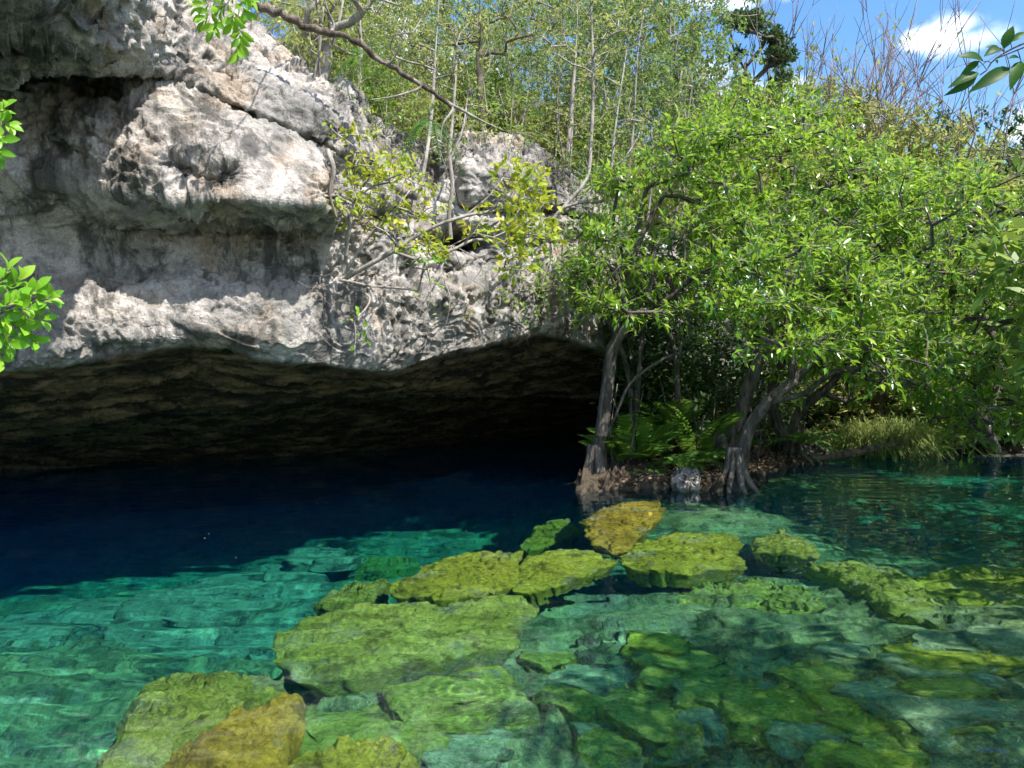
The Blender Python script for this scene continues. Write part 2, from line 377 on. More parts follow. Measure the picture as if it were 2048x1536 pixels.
def zpy(py, D): return H + (768 - py) / F * D
def cliff_profile(px):
    """control points (D, z, weight of rows) from the deep cave to the far plateau"""
    d0 = D0(px); c = CAVE(px); L = LIP(px); o = np.zeros_like(px)
    pts = []
    def a(D, z): pts.append((D, z))
    k = c / 9.0
    zl = zpy(L, d0)
    zled = np.minimum(zpy(LEDGE(px), d0 + 2.6 * k), zl - .25)
    a(d0 + c * 1.12, o - 11); a(d0 + c * 1.08, o - 3); a(d0 + c, np.minimum(o - .02, zl - .8))
    a(d0 + c * .7, np.minimum(o + .75, zl - .5)); a(d0 + 3.2 * k, zled + .22); a(d0 + 2.6 * k, zled); a(d0 + 1.1 * k, zl * .55 + zled * .45)
    a(d0 + .02, zl)
    b = BT(px); lean = tab({-400: 0, 760: 0, 800: -.25, 1000: -.2, 1150: -.1, 1300: 0})(px)
    a(d0 - .10, zpy(L - .35 * (L - b), d0)); a(d0 + .02 + lean, zpy(b, d0 + lean))
    a(d0 + .42, zpy(RD(px), d0 + .42)); a(d0 + .45, zpy(RT(px), d0 + .45))
    be = BEo(px); e = BE(px); cr = CR(px)
    a(d0 + be, zpy(e, d0 + be)); a(d0 + be * .75 + .02, zpy(.5 * e + .5 * cr, d0 + be * .75)); 
    q = be * .5 + .25; a(d0 + q, zpy(cr + 7, d0 + q)); a(d0 + q + .3, zpy(cr, d0 + q + .3)); 
    s = SMo(px); q2 = np.minimum(q, .5 * q + .5 * s) - .02
    a(d0 + q2, zpy(cr - 9, d0 + q2)); a(d0 + s, zpy(SM(px), d0 + s)); t = TPo(px); zt = zpy(TP(px), d0 + t); a(d0 + t, zt)
    a(d0 + t + 2.5, zt + .35); a(d0 + t + 30, zt + 1.5); a(d0 + 500, zt + 2)
    return np.array([p[0] for p in pts]), np.array([p[1] for p in pts])
ROWS = [6, 10, 26, 26, 10, 40, 26, 30, 30, 26, 26, 26, 36, 34, 8, 8, 30, 46, 22, 16, 6]
def ground(x, y):
    px = np.array([1024 + x * F / max(y, 1.0)])
    d, z = cliff_profile(px); d = d[:, 0]; z = z[:, 0]
    return float(np.interp(y, d[18:], z[18:]))

def build_cliff():
    us = np.concatenate([np.arange(-900, -60, 24), np.arange(-60, 1262, 1.9), np.arange(1262, 1700, 7), np.arange(1700, 3600, 40)]).astype(float)
    Dc, Zc = cliff_profile(us)
    tt = np.concatenate([i + np.arange(r) / r for i, r in enumerate(ROWS)] + [[len(ROWS)]])
    i = np.minimum(tt.astype(int), len(ROWS) - 1); f = (tt - i)[:, None]
    Dg = Dc[i] * (1 - f) + Dc[i + 1] * f; Zg = Zc[i] * (1 - f) + Zc[i + 1] * f
    def sm(a, it):
        for _ in range(it):
            a = a.copy(); a[1:-1] = .25 * a[:-2] + .5 * a[1:-1] + .25 * a[2:]
        return a
    Ds, Zs = sm(Dg, 14), sm(Zg, 14)
    keep = np.exp(-((tt - 7.0) / .25) ** 2)[:, None]; keep = np.maximum(keep, np.exp(-((tt - 15.0) / .9) ** 2)[:, None]); keep = np.maximum(keep, np.exp(-((tt - 12.0) / .35) ** 2)[:, None] * (us > 300)[None])
    far = (tt > 18.5)[:, None]
    Dg = np.where(far, Dg, Dg * keep + Ds * (1 - keep)); Zg = np.where(far, Zg, Zg * keep + Zs * (1 - keep))
    for _ in range(3):
        Dg[:, 1:-1] = .25 * Dg[:, :-2] + .5 * Dg[:, 1:-1] + .25 * Dg[:, 2:]
    U = np.broadcast_to(us[None], Dg.shape); T = np.broadcast_to(tt[:, None], Dg.shape)
    py = 768 - (Zg - H) / Dg * F
    outside = ((T > 7.3) & (T < 18.3)).astype(float)
    holes = [(25, 45, 42, 48, .9), (78, 82, 24, 26, .7), (405, 5, 22, 16, .5), (372, 350, 28, 26, .18), (345, 330, 24, 20, .10), (455, 350, 30, 30, .22), (420, 365, 30, 18, .10),
             (905, 482, 52, 24, 1.2), (190, 165, 48, 24, .35), (235, 235, 30, 22, .12), (140, 300, 40, 20, .12), (560, 300, 50, 25, .05), (60, 250, 50, 40, .15), (1040, 600, 30, 40, .12),
             (870, 640, 25, 30, .15), (260, 30, 40, 24, .25), (185, 20, 26, 20, .3), (330, 660, 50, 16, .05), (275, 570, 45, 9, .10), (700, 350, 40, 30, .3), (800, 430, 60, 22, .3), (865, 340, 22, 50, .5)]
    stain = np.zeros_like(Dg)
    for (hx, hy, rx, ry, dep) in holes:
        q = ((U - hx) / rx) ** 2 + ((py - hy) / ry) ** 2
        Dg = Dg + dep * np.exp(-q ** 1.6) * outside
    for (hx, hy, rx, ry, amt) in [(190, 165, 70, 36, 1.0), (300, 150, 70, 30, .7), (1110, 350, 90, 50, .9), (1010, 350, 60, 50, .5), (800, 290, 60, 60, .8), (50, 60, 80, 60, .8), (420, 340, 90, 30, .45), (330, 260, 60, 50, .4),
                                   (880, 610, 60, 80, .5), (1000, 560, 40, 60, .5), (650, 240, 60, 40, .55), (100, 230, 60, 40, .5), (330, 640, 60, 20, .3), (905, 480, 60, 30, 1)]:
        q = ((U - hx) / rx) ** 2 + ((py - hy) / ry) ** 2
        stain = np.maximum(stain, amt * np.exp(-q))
    V = np.stack([(U - 1024) / F * Dg, Dg, Zg], -1)
    du = np.gradient(V, axis=1); dt = np.gradient(V, axis=0); nr = unit(np.cross(dt, du))
    # outward must look towards the camera side of the sheet
    if np.mean((nr * np.array([0, -1, 0])).sum(-1)[np.abs(T - 9) < 1]) < 0: nr = -nr
    p = V
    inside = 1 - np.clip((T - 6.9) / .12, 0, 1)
    big = fbm(p * np.array([.55, .55, .7]), 3, .5, 3)
    mid = fbm(p * 1.7, 4, .5, 11)
    rid = fbm(p * np.array([2.6, 2.6, 3.2]), 4, .55, 23, ridged=True)
    msk = .12 + .88 * np.clip((fbm(p * .8 + 7, 3, .5, 71) + .25) / .5, 0, 1)
    fin = fbm(p * 9, 4, .62, 31, ridged=True)
    pit = np.clip((fbm(p * 3.1, 2, .5, 41) - .22) / .35, 0, 1)
    ca_, sa_ = math.cos(-.5), math.sin(-.5); pr = p @ np.array([[ca_, -sa_, 0], [sa_, ca_, 0], [0, 0, 1.0]]).T
    strat = .6 * fbm(pr * np.array([.6, 3.2, 5.0]), 5, .58, 53) + .25 * fbm(p * 2.2, 4, .6, 57, ridged=True)
    st_ = fbm(p * np.array([.9, .9, 1.3]) + 3, 3, .5, 101) * 7; fr = st_ - np.floor(st_); ter = np.clip(fr / .18, 0, 1) - fr          # broken ledges with sharp steps
    lin = fbm(p * np.array([.55, .55, 1.1]) + 11, 4, .55, 111); crk = np.exp(-(lin / .016) ** 2) * np.clip(fbm(p * .7, 2, .5, 113) * 3 + .4, 0, 1)  # cracks
    edge = np.exp(-((T - 7.0) / .35) ** 2)
    cel = np.clip((fbm(p * 6.3, 2, .5, 61) - .18) / .3, 0, 1)
    disp = (.13 * big + .10 * mid + .055 * ter - .05 * crk + msk * (.07 * rid + .05 * fin - .12 * pit - .07 * cel) + .012 * fbm(p * 26, 2, .6, 81, ridged=True)) * (1 - inside) + inside * (.14 * big + .26 * strat + .05 * fin)
    flat = np.exp(-(((U - 555) / 115) ** 2 + ((py - 315) / 90) ** 2) ** 1.5) * outside      # the plain broken face of the jutting block
    disp = disp * (1 - .6 * edge) * (1 - .6 * flat) + .03 * rid * edge
    fade = np.clip((19.5 - T) / 1.0, .0, 1)
    disp = disp * np.where(T < 2, .5, 1) * np.maximum(fade, .3)
    V = V + nr * disp[..., None]
    r, cn = T.shape
    i = np.arange(r - 1)[:, None] * cn; j = np.arange(cn - 1)[None]
    q = np.stack([i + j, i + j + 1, i + cn + j + 1, i + cn + j], -1).reshape(-1, 4)
    me = bpy.data.meshes.new('cliff')
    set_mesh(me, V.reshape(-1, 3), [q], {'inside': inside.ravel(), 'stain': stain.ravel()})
    me.materials.append(ROCK)
    o = link('cliff', me, kind='structure', label='pale grey limestone cliff overhanging a dark water cave')
build_cliff()

# ------------------------------------------------------------------ water and pool bed
def build_water():
    # the rippled surface: one sheet of real wavelets
    ys = np.concatenate([np.linspace(-12, 2.2, 40, endpoint=False), 2.2 * (60 / 2.2) ** np.linspace(0, 1, 560)]); m = 620
    sx = np.linspace(-1, 1, m); sx = np.sign(sx) * np.abs(sx) ** 1.25
    Y = np.repeat(ys[:, None], m, 1); X = sx[None] * (6 + np.maximum(Y, 0) * 1.0 + np.clip(2 - Y, 0, 20))
    p = np.stack([X, Y, np.zeros_like(X)], -1)
    calm = .35 + .65 * np.clip(fbm(p * np.array([.35, .5, 1]), 2, .5, 91) * .9 + .5, 0, 1)
    calm = calm * (.8 + .5 * np.clip((X - 1) / 5, 0, 1))
    Z = calm * (.0055 * vnoise(p * np.array([.9, 3.4, 1]), 92) + .0034 * vnoise(p * np.array([2.2, 6.5, 1]) + 5, 93) + .0012 * vnoise(p * np.array([6, 13, 1]) + 9, 94))
    # rings where something touched the surface
    for (a, c, r0) in [(1035, 1283, .45), (1020, 1510, .2)]:
        q = Pz(a, c, 0.0); d = np.hypot(X - q[0], Y - q[1]); Z += .0004 * np.sin(d * 70 + 2 * np.sin(3 * np.arctan2(Y - q[1], X - q[0])) * .3) * np.exp(-(d / r0) ** 2)
    V = np.stack([X, Y, Z], -1); r, c = X.shape
    i = np.arange(r - 1)[:, None] * c; j = np.arange(c - 1)[None]
    q = np.stack([i + j, i + j + 1, i + c + j + 1, i + c + j], -1).reshape(-1, 4)
    me = bpy.data.meshes.new('water'); set_mesh(me, V.reshape(-1, 3), [q]); me.materials.append(mat_water())
    o = link('water', me, kind='structure', label='clear turquoise cenote water with faint ripples'); o.cycles.is_caustics_caster = True
    # the body of water below it
    x0, x1, y0, y1, zb, zt = -70, 70, -14, 62, -14, .035
    V = np.array([(x0, y0, zt), (x1, y0, zt), (x1, y1, zt), (x0, y1, zt), (x0, y0, zb), (x1, y0, zb), (x1, y1, zb), (x0, y1, zb)], float)
    Fq = np.array([(0, 1, 2, 3), (7, 6, 5, 4), (0, 4, 5, 1), (1, 5, 6, 2), (2, 6, 7, 3), (3, 7, 4, 0)])
    me = bpy.data.meshes.new('water_body'); set_mesh(me, V, [Fq], smooth=False); me.materials.append(mat_water_volume())
    link('water_body', me, kind='stuff', label='blue-green depth of the clear pool')
build_water()

BEDC = [(50, 1400, -2.6), (150, 1330, -2.8), (-250, 1500, -2.4), (400, 1250, -3.6), (200, 1235, -3.8), (600, 1150, -4.4), (60, 1230, -4.3), (300, 1165, -6), (0, 1225, -6), (600, 1085, -7), (450, 1125, -6.3), (150, 1195, -6.2), (300, 1110, -8.5), (600, 1040, -9), (0, 1160, -9), (800, 1050, -8), (-150, 1230, -8), (150, 1100, -10), (450, 1040, -10), (-150, 1120, -10), (900, 1000, -9), (420, 1300, -4.2),
        (560, 1345, -4.6), (640, 1350, -3.2), (720, 1420, -1.7), (900, 1340, -1.6), (1100, 1230, -2.2), (1150, 1190, -3.6), (1250, 1270, -1.6), (1000, 1450, -1.7), (1200, 1400, -1.9), (1300, 1500, -1.7), (1500, 1450, -1.5),
        (1700, 1400, -1.3), (1900, 1400, -1.1), (2000, 1300, -.9), (2048, 1500, -1.0), (1500, 1260, -1.5), (1700, 1280, -1.2), (1650, 1060, -4.5), (1800, 1080, -4.2), (1400, 1020, -1.2), (1250, 990, -1.0), (1900, 960, -5),
        (2048, 1000, -4.0), (1560, 960, -1.3), (450, 1536, -2.3), (250, 1536, -2.5), (800, 1536, -1.7), (1000, 1100, -5.0), (900, 1060, -7), (1100, 1050, -3.5), (750, 1110, -5.0), (680, 1120, -4.8), (2300, 1100, -2.5), (2300, 1300, -.4), (2300, 980, -3.0)]
BEDP = np.array([Pz(a, b, c) for a, b, c in BEDC])
extra = np.array([(-9, 14, -9), (-3, 18, -9), (2, 22, -8), (6, 26, -4), (-12, 8, -6), (12, 24, -2), (18, 22, -1.0), (-5, 0, -1.0), (0, -1, -.6), (5, 0, -.5), (0, -4, .8), (-6, -4, .8), (6, -4, .8), (9, 3, -.3), (12, 8, -.4), (-9, 3, -1.5), (15, 14, -.4)], float)
BEDP = np.concatenate([BEDP, extra])
def bed_z(x, y):
    d2 = (x[..., None] - BEDP[:, 0]) ** 2 + (y[..., None] - BEDP[:, 1]) ** 2
    w = 1 / (d2 + .06) ** 1.7
    return (w * BEDP[:, 2]).sum(-1) / w.sum(-1)
def build_bed():
    def grid(x0, x1, nx, y0, y1, ny):
        return np.meshgrid(np.linspace(x0, x1, nx), np.linspace(y0, y1, ny))
    # finer near the camera: rows spaced geometrically
    ys = np.concatenate([np.linspace(-10, 2.5, 30, endpoint=False), 2.5 * (34 / 2.5) ** np.linspace(0, 1, 300)])
    s = np.linspace(-1, 1, 420)
    Y = np.repeat(ys[:, None], 420, 1); X = s[None] * (3.5 + np.maximum(Y, 0) * .95 + np.clip(3 - Y, 0, 10))
    X = X + .15 * Y * 0
    Z = bed_z(X, Y)
    p = np.stack([X, Y, Z * .3], -1)
    rub = np.abs(vnoise(p * 1.9, 5)); bl = fbm(p * 1.1, 3, .5, 9)
    Z = Z + .20 * bl + .34 * (.5 - rub) + .13 * fbm(p * 5.5, 4, .6, 15, ridged=True)
    Z = np.where(Y > 2.6, np.minimum(Z, -.25), Z)
    V = np.stack([X, Y, Z], -1); r, c = X.shape
    i = np.arange(r - 1)[:, None] * c; j = np.arange(c - 1)[None]
    q = np.stack([i + j, i + j + 1, i + c + j + 1, i + c + j], -1).reshape(-1, 4)
    me = bpy.data.meshes.new('pool_bed'); set_mesh(me, V.reshape(-1, 3), [q]); me.materials.append(BED)
    link('pool_bed', me, kind='structure', label='rubble-strewn floor of the pool')
build_bed()

# ------------------------------------------------------------------ boulders under water
def slab(name, outline, z, thick, mat, seed=0, tilt=(0, 0), rough=.10, dome=.0, label=None, cat='boulder', group=None, inset=.62, kind=None, out_jit=.12, rim=.07):
    """irregular rock: outline in photo pixels laid on a plane at height z; real thickness below"""
    pts = np.array([Pz(a, b, z)[:2] for a, b in outline]); c = pts.mean(0)
    # closed outline resampled
    n = 160
    cl = np.r_[pts, pts[:1]]; d = np.r_[0, np.cumsum(np.linalg.norm(np.diff(cl, axis=0), axis=1))]
    u = np.linspace(0, d[-1], n, endpoint=False); ox = np.interp(u, d, cl[:, 0]); oy = np.interp(u, d, cl[:, 1])
    for _ in range(2):
        ox = .25 * np.roll(ox, 1) + .5 * ox + .25 * np.roll(ox, -1); oy = .25 * np.roll(oy, 1) + .5 * oy + .25 * np.roll(oy, -1)
    ring = np.stack([ox, oy], 1)
    jit = fbm(np.c_[ring * 2.2, np.full(n, seed * 3.1)], 5, .62, seed); rad = ring - c
    ring = c + rad * (1 + out_jit * jit)[:, None]; rad = ring - c
    V = []; rs = np.linspace(0, 1, 37)[1:] ** .8
    tx, ty = tilt
    def height(xy, s):
        h = z + tx * (xy[:, 0] - c[0]) + ty * (xy[:, 1] - c[1]) + dome * (1 - s * s)
        p = np.c_[xy, np.full(len(xy), seed * 1.7)]
        q_ = fbm(p * 1.5 + 4, 3, .55, seed + 21) * 4; fr = q_ - np.floor(q_)
        h = h + 1.6 * rough * (np.clip(fr / .2, 0, 1) - fr) - 1.1 * rough * np.exp(-(fbm(p * .9 + 8, 4, .55, seed + 25) / .02) ** 2)
        return h + 2.3 * rough * (fbm(p * 1.3, 3, .5, seed + 5) * 1.5 + .8 * fbm(p * 4.5, 4, .6, seed + 9, ridged=True) + .5 * fbm(p * 17, 2, .6, seed + 2)) - rim * np.clip((s - .55) / .45, 0, 1) ** 2.2
    V.append(np.array([[*c, z + dome]]))
    for s in rs:
        xy = c + rad * s
        V.append(np.c_[xy, height(xy, np.full(n, s))])
    V[0][0, 2] = V[1][:, 2].mean()
    V[-1][:, 2] = np.minimum(V[-1][:, 2], z + 3)
    ztop = V[-1][:, 2]
    for k, s in enumerate(np.linspace(0, 1, 9)[1:]):
        wob = fbm(np.c_[ring * 2.2, np.full(n, s * thick * 2.2 + seed)], 3, .5, seed + 3)
        fac = 1 + .015 * (1 - s) - (1 - inset) * s ** .8 + .06 * wob * s
        V.append(np.c_[c + rad * fac[:, None], ztop - thick * s])
    m = len(V) - 1
    tri = np.array([[0, 1 + j, 1 + (j + 1) % n] for j in range(n)])
    i = 1 + np.arange(m - 1)[:, None] * n; j = np.arange(n)[None]; j2 = (j + 1) % n
    q = np.stack([i + j, i + n + j, i + n + j2, i + j2], -1).reshape(-1, 4)
    V = np.concatenate(V); base = np.array([c[0], c[1], z - thick])
    me = bpy.data.meshes.new(name); set_mesh(me, V - base, [tri, q]); me.materials.append(mat)
    o = link(name, me); o.location = base
    if kind: o['kind'] = kind
    if label: o['label'] = label
    if not kind: o['category'] = cat
    if group: o['group'] = group
    return o

def lump(name, px, py, z, size, mat, seed, label, cat, group):
    """rounded irregular stone resting half sunk in the pool floor"""
    r = np.random.default_rng(seed); a, b = 28, 18
    th = np.linspace(0, 2 * np.pi, a, endpoint=False); ph = np.linspace(0, np.pi, b)
    d = np.stack([np.outer(np.sin(ph), np.cos(th)), np.outer(np.sin(ph), np.sin(th)), np.outer(np.cos(ph), np.ones(a))], -1)
    box = np.clip(d * 1.25, -.86, .86)                       # slightly faceted block
    f = 1 + .30 * fbm(d * 1.1 + seed, 2, .5, seed) + .14 * fbm(d * 3.5 + seed, 3, .6, seed + 3, ridged=True)
    ax = np.array([r.uniform(.8, 1.25), r.uniform(.8, 1.3), r.uniform(.4, .65)]) * size
    V = box * f[..., None] * ax; al = r.uniform(0, 6.28); ca, sa = math.cos(al), math.sin(al)
    V = V @ np.array([[ca, -sa, 0], [sa, ca, 0], [0, 0, 1]]).T @ np.array([[1, 0, 0], [0, math.cos(.25), -math.sin(.25)], [0, math.sin(.25), math.cos(.25)]])
    i = np.arange(b - 1)[:, None] * a; j = np.arange(a)[None]; j2 = (j + 1) % a
    q = np.stack([i + j, i + a + j, i + a + j2, i + j2], -1).reshape(-1, 4)
    me = bpy.data.meshes.new(name); set_mesh(me, V.reshape(-1, 3), [q]); me.materials.append(mat)
    o = link(name, me, label=label, category=cat, group=group); o.location = Vector([float(v) for v in Pz(px, py, z)])
    return o

GB = 'sunken boulders in the clear pool'
B = [
 ([(512, 1302), (560, 1258), (700, 1226), (850, 1207), (1000, 1200), (1055, 1215), (1060, 1242), (1040, 1280), (960, 1292), (880, 1306), (800, 1312), (700, 1342), (620, 1342), (545, 1315)], -.55, .7, 'G', (0, .0), .05, .03, 'long flat yellow-green slab just under the water in the middle of the pool'),
 ([(775, 1168), (850, 1132), (960, 1104), (1045, 1105), (1050, 1130), (1028, 1176), (950, 1192), (880, 1198), (800, 1186)], -.40, .9, 'Y', (0, 0), .08, .06, 'rough olive boulder joined to the pointed slab'),
 ([(628, 1218), (700, 1172), (778, 1166), (775, 1190), (740, 1212), (660, 1228)], -.75, .9, 'G', (0, 0), .10, .06, 'small green boulder trailing off the rough olive one'),
 ([(1050, 1112), (1140, 1092), (1182, 1100), (1236, 1126), (1140, 1162), (1052, 1188), (1026, 1176)], -.38, .6, 'Y', (0, 0), .03, .02, 'smooth pointed slab with a sharp corner over dark water'),
 ([(1162, 1040), (1200, 1015), (1260, 1002), (1320, 1000), (1332, 1032), (1280, 1068), (1238, 1096), (1182, 1082)], -.13, .8, 'A', (0, 0), .05, .03, 'amber yellow rock just below the surface by the buttressed mangrove'),
 ([(1038, 1092), (1080, 1052), (1130, 1035), (1162, 1058), (1120, 1088)], -.9, .8, 'Y', (0, 0), .10, .05, 'dim olive rock left of the amber one'),
 ([(1236, 1126), (1280, 1086), (1340, 1070), (1470, 1068), (1488, 1132), (1400, 1142), (1320, 1148), (1255, 1142)], -.42, .8, 'Y', (0, 0), .06, .04, 'broad olive slab in front of the tree reflections'),
 ([(1500, 1082), (1560, 1060), (1632, 1088), (1637, 1124), (1560, 1110), (1502, 1102)], -.45, .8, 'G', (0, 0), .05, .04, 'small flat green slab right of the broad olive one'),
 ([(1608, 1126), (1700, 1120), (1780, 1130), (1850, 1160), (1905, 1205), (1880, 1235), (1780, 1222), (1720, 1186), (1668, 1152)], -.5, 1.1, 'G', (0, 0), .06, .05, 'large tapering green slab beside the dark crevice'),
 ([(1335, 1196), (1420, 1166), (1500, 1160), (1580, 1170), (1640, 1200), (1648, 1235), (1560, 1240), (1500, 1222), (1420, 1216), (1350, 1220)], -.85, 1.2, 'G', (0, 0), .10, .14, 'rounded bright green boulder below the tapering slab'),
 ([(325, 1348), (430, 1350), (560, 1365), (582, 1386), (500, 1450), (380, 1530), (300, 1600), (150, 1620), (230, 1470)], -.62, .9, 'G', (0, 0), .09, .05, 'big lumpy yellow-green boulder at the lower edge of the picture'),
 ([(330, 1510), (460, 1424), (560, 1388), (610, 1376), (616, 1440), (570, 1500), (510, 1590), (290, 1600)], -.30, .7, 'A', (-.05, 0), .05, .05, 'golden yellow ridge rock leaning on the lumpy boulder'),
 ([(622, 1368), (760, 1352), (830, 1352), (905, 1402), (860, 1470), (700, 1484), (622, 1474)], -1.05, .9, 'G', (0, 0), .07, .05, 'flat green rock with a pinkish cliff reflection over it'),
 ([(585, 1500), (720, 1470), (800, 1494), (832, 1520), (810, 1600), (540, 1600)], -.40, .7, 'Y', (0, 0), .06, .04, 'low yellow rock cut off by the picture edge'),
 ([(978, 1344), (1050, 1312), (1140, 1310), (1152, 1380), (1080, 1402), (1010, 1396)], -1.15, .9, 'T', (0, 0), .08, .06, 'pale green rock below the long flat slab'),
 ([(1195, 1262), (1250, 1245), (1272, 1300), (1262, 1352), (1212, 1342), (1200, 1295)], -1.0, .9, 'T', (0, 0), .08, .06, 'upright pale green rock beside the dark lumps'),
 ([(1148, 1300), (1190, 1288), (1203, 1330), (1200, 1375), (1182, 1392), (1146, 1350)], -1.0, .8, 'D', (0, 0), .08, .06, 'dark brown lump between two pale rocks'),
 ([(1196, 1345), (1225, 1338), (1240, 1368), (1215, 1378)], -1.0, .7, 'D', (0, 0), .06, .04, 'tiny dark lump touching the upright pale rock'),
 ([(818, 1362), (900, 1350), (962, 1380), (942, 1408), (880, 1398)], -1.25, .7, 'T', (0, 0), .08, .06, 'small pale rock beside the flat green one'),
 ([(990, 1478), (1060, 1440), (1130, 1440), (1152, 1500), (1050, 1535)], -1.3, .8, 'G', (0, 0), .09, .08, 'mossy round rock with rings of ripples over it'),
 ([(1328, 1322), (1400, 1302), (1500, 1360), (1490, 1440), (1380, 1432), (1330, 1382)], -1.2, .9, 'G', (0, 0), .1, .12, 'dusky green boulder in the murky corner, below the dark hollow'),
 ([(1395, 1402), (1480, 1352), (1500, 1420), (1440, 1455)], -1.0, .7, 'G', (0, 0), .08, .08, 'small mossy rock leaning on the dusky boulder'),
 ([(1520, 1440), (1580, 1410), (1650, 1440), (1640, 1500), (1560, 1510)], -1.1, .7, 'G', (0, 0), .09, .1, 'mossy mound in the murky lower corner'),
 ([(1330, 1480), (1420, 1470), (1440, 1540), (1360, 1580), (1310, 1540)], -1.0, .8, 'Y', (0, 0), .09, .08, 'olive rock low in the murky corner'),
 ([(1640, 1255), (1700, 1240), (1760, 1260), (1740, 1300), (1660, 1295)], -1.2, .8, 'G', (0, 0), .09, .08, 'speckled green rock behind the murky mounds'),
 ([(1800, 1255), (1860, 1245), (1900, 1265), (1870, 1290), (1810, 1285)], -.9, .8, 'G', (0, 0), .09, .08, 'faint green rock under the pale trunk reflections'),
 ([(1780, 1165), (1900, 1130), (2060, 1125), (2200, 1150), (2200, 1230), (2000, 1240), (1900, 1215)], -.55, .9, 'Y', (0, 0), .07, .05, 'wide olive shelf of rock under the bright leaf reflections'),
 ([(1750, 1350), (1900, 1300), (2100, 1290), (2150, 1420), (1950, 1460), (1780, 1440)], -.75, .8, 'Y', (0, 0), .08, .08, 'brownish olive rock shelf near the sky reflection'),
 ([(-150, 1340), (0, 1288), (70, 1276), (185, 1272), (248, 1312), (262, 1372), (205, 1445), (120, 1515), (40, 1600), (-200, 1600)], -1.9, 1.0, 'T', (0, 0), .10, .05, 'wide pale turquoise slab deep in the water by the picture edge'),
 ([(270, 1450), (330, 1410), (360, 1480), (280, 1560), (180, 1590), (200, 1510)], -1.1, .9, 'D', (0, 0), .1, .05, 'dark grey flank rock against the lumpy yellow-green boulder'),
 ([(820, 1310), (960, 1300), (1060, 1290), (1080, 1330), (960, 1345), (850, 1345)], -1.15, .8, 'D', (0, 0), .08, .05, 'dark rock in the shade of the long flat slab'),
 ([(1080, 1230), (1150, 1190), (1240, 1195), (1330, 1225), (1300, 1260), (1180, 1262), (1100, 1260)], -1.9, .9, 'T', (0, 0), .1, .05, 'bluish silted rock deep behind the pale ones'),
 ([(690, 1140), (740, 1115), (820, 1112), (840, 1130), (780, 1150)], -2.2, .8, 'G', (0, 0), .1, .08, 'dim green rock lying deep behind the trailing boulder'),
]
MATS = {'A': ALG_A, 'G': ALG_G, 'Y': ALG_Y, 'T': ALG_T, 'D': ALG_D}
for k, (outl, z, th, mt, tl, ro, dm, lab) in enumerate(B):
    slab('sunken_boulder', outl, z * 1.8, th * .75, MATS[mt], k + 1, (tl[0] + .05 * math.sin(k * 2.1), tl[1] + .05 * math.cos(k * 1.3)), ro * .8 + .02, dm + .03, lab, 'boulder', GB, rim=.08 + .05 * (k % 3), out_jit=.26, inset=.82)
# chain of deep turquoise blocks along the drop-off
GR = 'deep turquoise blocks along the drop-off'
DEEP = [(120, 1262), (185, 1246), (255, 1232), (325, 1216), (395, 1196), (470, 1178), (540, 1160), (610, 1146), (300, 1258), (380, 1238), (455, 1218), (530, 1200), (600, 1190), (350, 1290), (470, 1262), (540, 1246), (430, 1315), (350, 1330), (650, 1128), (500, 1296), (60, 1276)]
rr = np.random.default_rng(3)
for k, (a, b) in enumerate(DEEP):
    for q in range(2):
        px, py = a + rr.uniform(-30, 30), b + rr.uniform(-12, 12)
        lump('drop_off_block', px, py, -3.3 - rr.uniform(0, .8), rr.uniform(.22, .6), (ALG_T, ALG_T, ALG_T)[k % 3], 200 + 2 * k + q, 'turquoise block of rock lying deep along the drop-off', 'boulder', GR)
# mossy rubble in the near right corner
GM = 'mossy stones of the murky corner'
for k in range(46):
    a = rr.uniform(640, 2040); b = rr.uniform(1290, 1530)
    p_ = Pz(a, b, -1.8); zz = float(bed_z(p_[:1], p_[1:2])[0])
    lump('mossy_stone', a, b, min(zz + .12, -.6), rr.uniform(.16, .42), (ALG_G, ALG_T, ALG_G, ALG_Y)[k % 4], 300 + k, 'small mossy stone among the rubble of the pool floor', 'stone', GM)

# ------------------------------------------------------------------ the low bank between the mangroves
bank = slab('bank', [(1150, 985), (1200, 976), (1250, 972), (1350, 968), (1440, 978), (1490, 962), (1530, 940), (1610, 922), (1660, 905), (1640, 888), (1560, 882), (1450, 884), (1320, 892), (1230, 915), (1180, 950)], .06, 1.6, SOIL, 77, (0, 0), .12, .16,
            'low dark bank of soil and roots between the mangroves', kind='structure', inset=1.0)
def shore():
    """low soil shelf along the foot of the far thicket"""
    outl = [(1690, 905), (1760, 898), (1850, 905), (1950, 912), (2080, 918), (2300, 925), (2700, 900), (2600, 850), (2050, 850), (1850, 862), (1720, 880)]
    slab('shore', outl, -.12, 1.8, SOIL, 78, (0, 0), .12, .12, 'dark muddy shore at the foot of the thicket', kind='structure', inset=1.0)
shore()

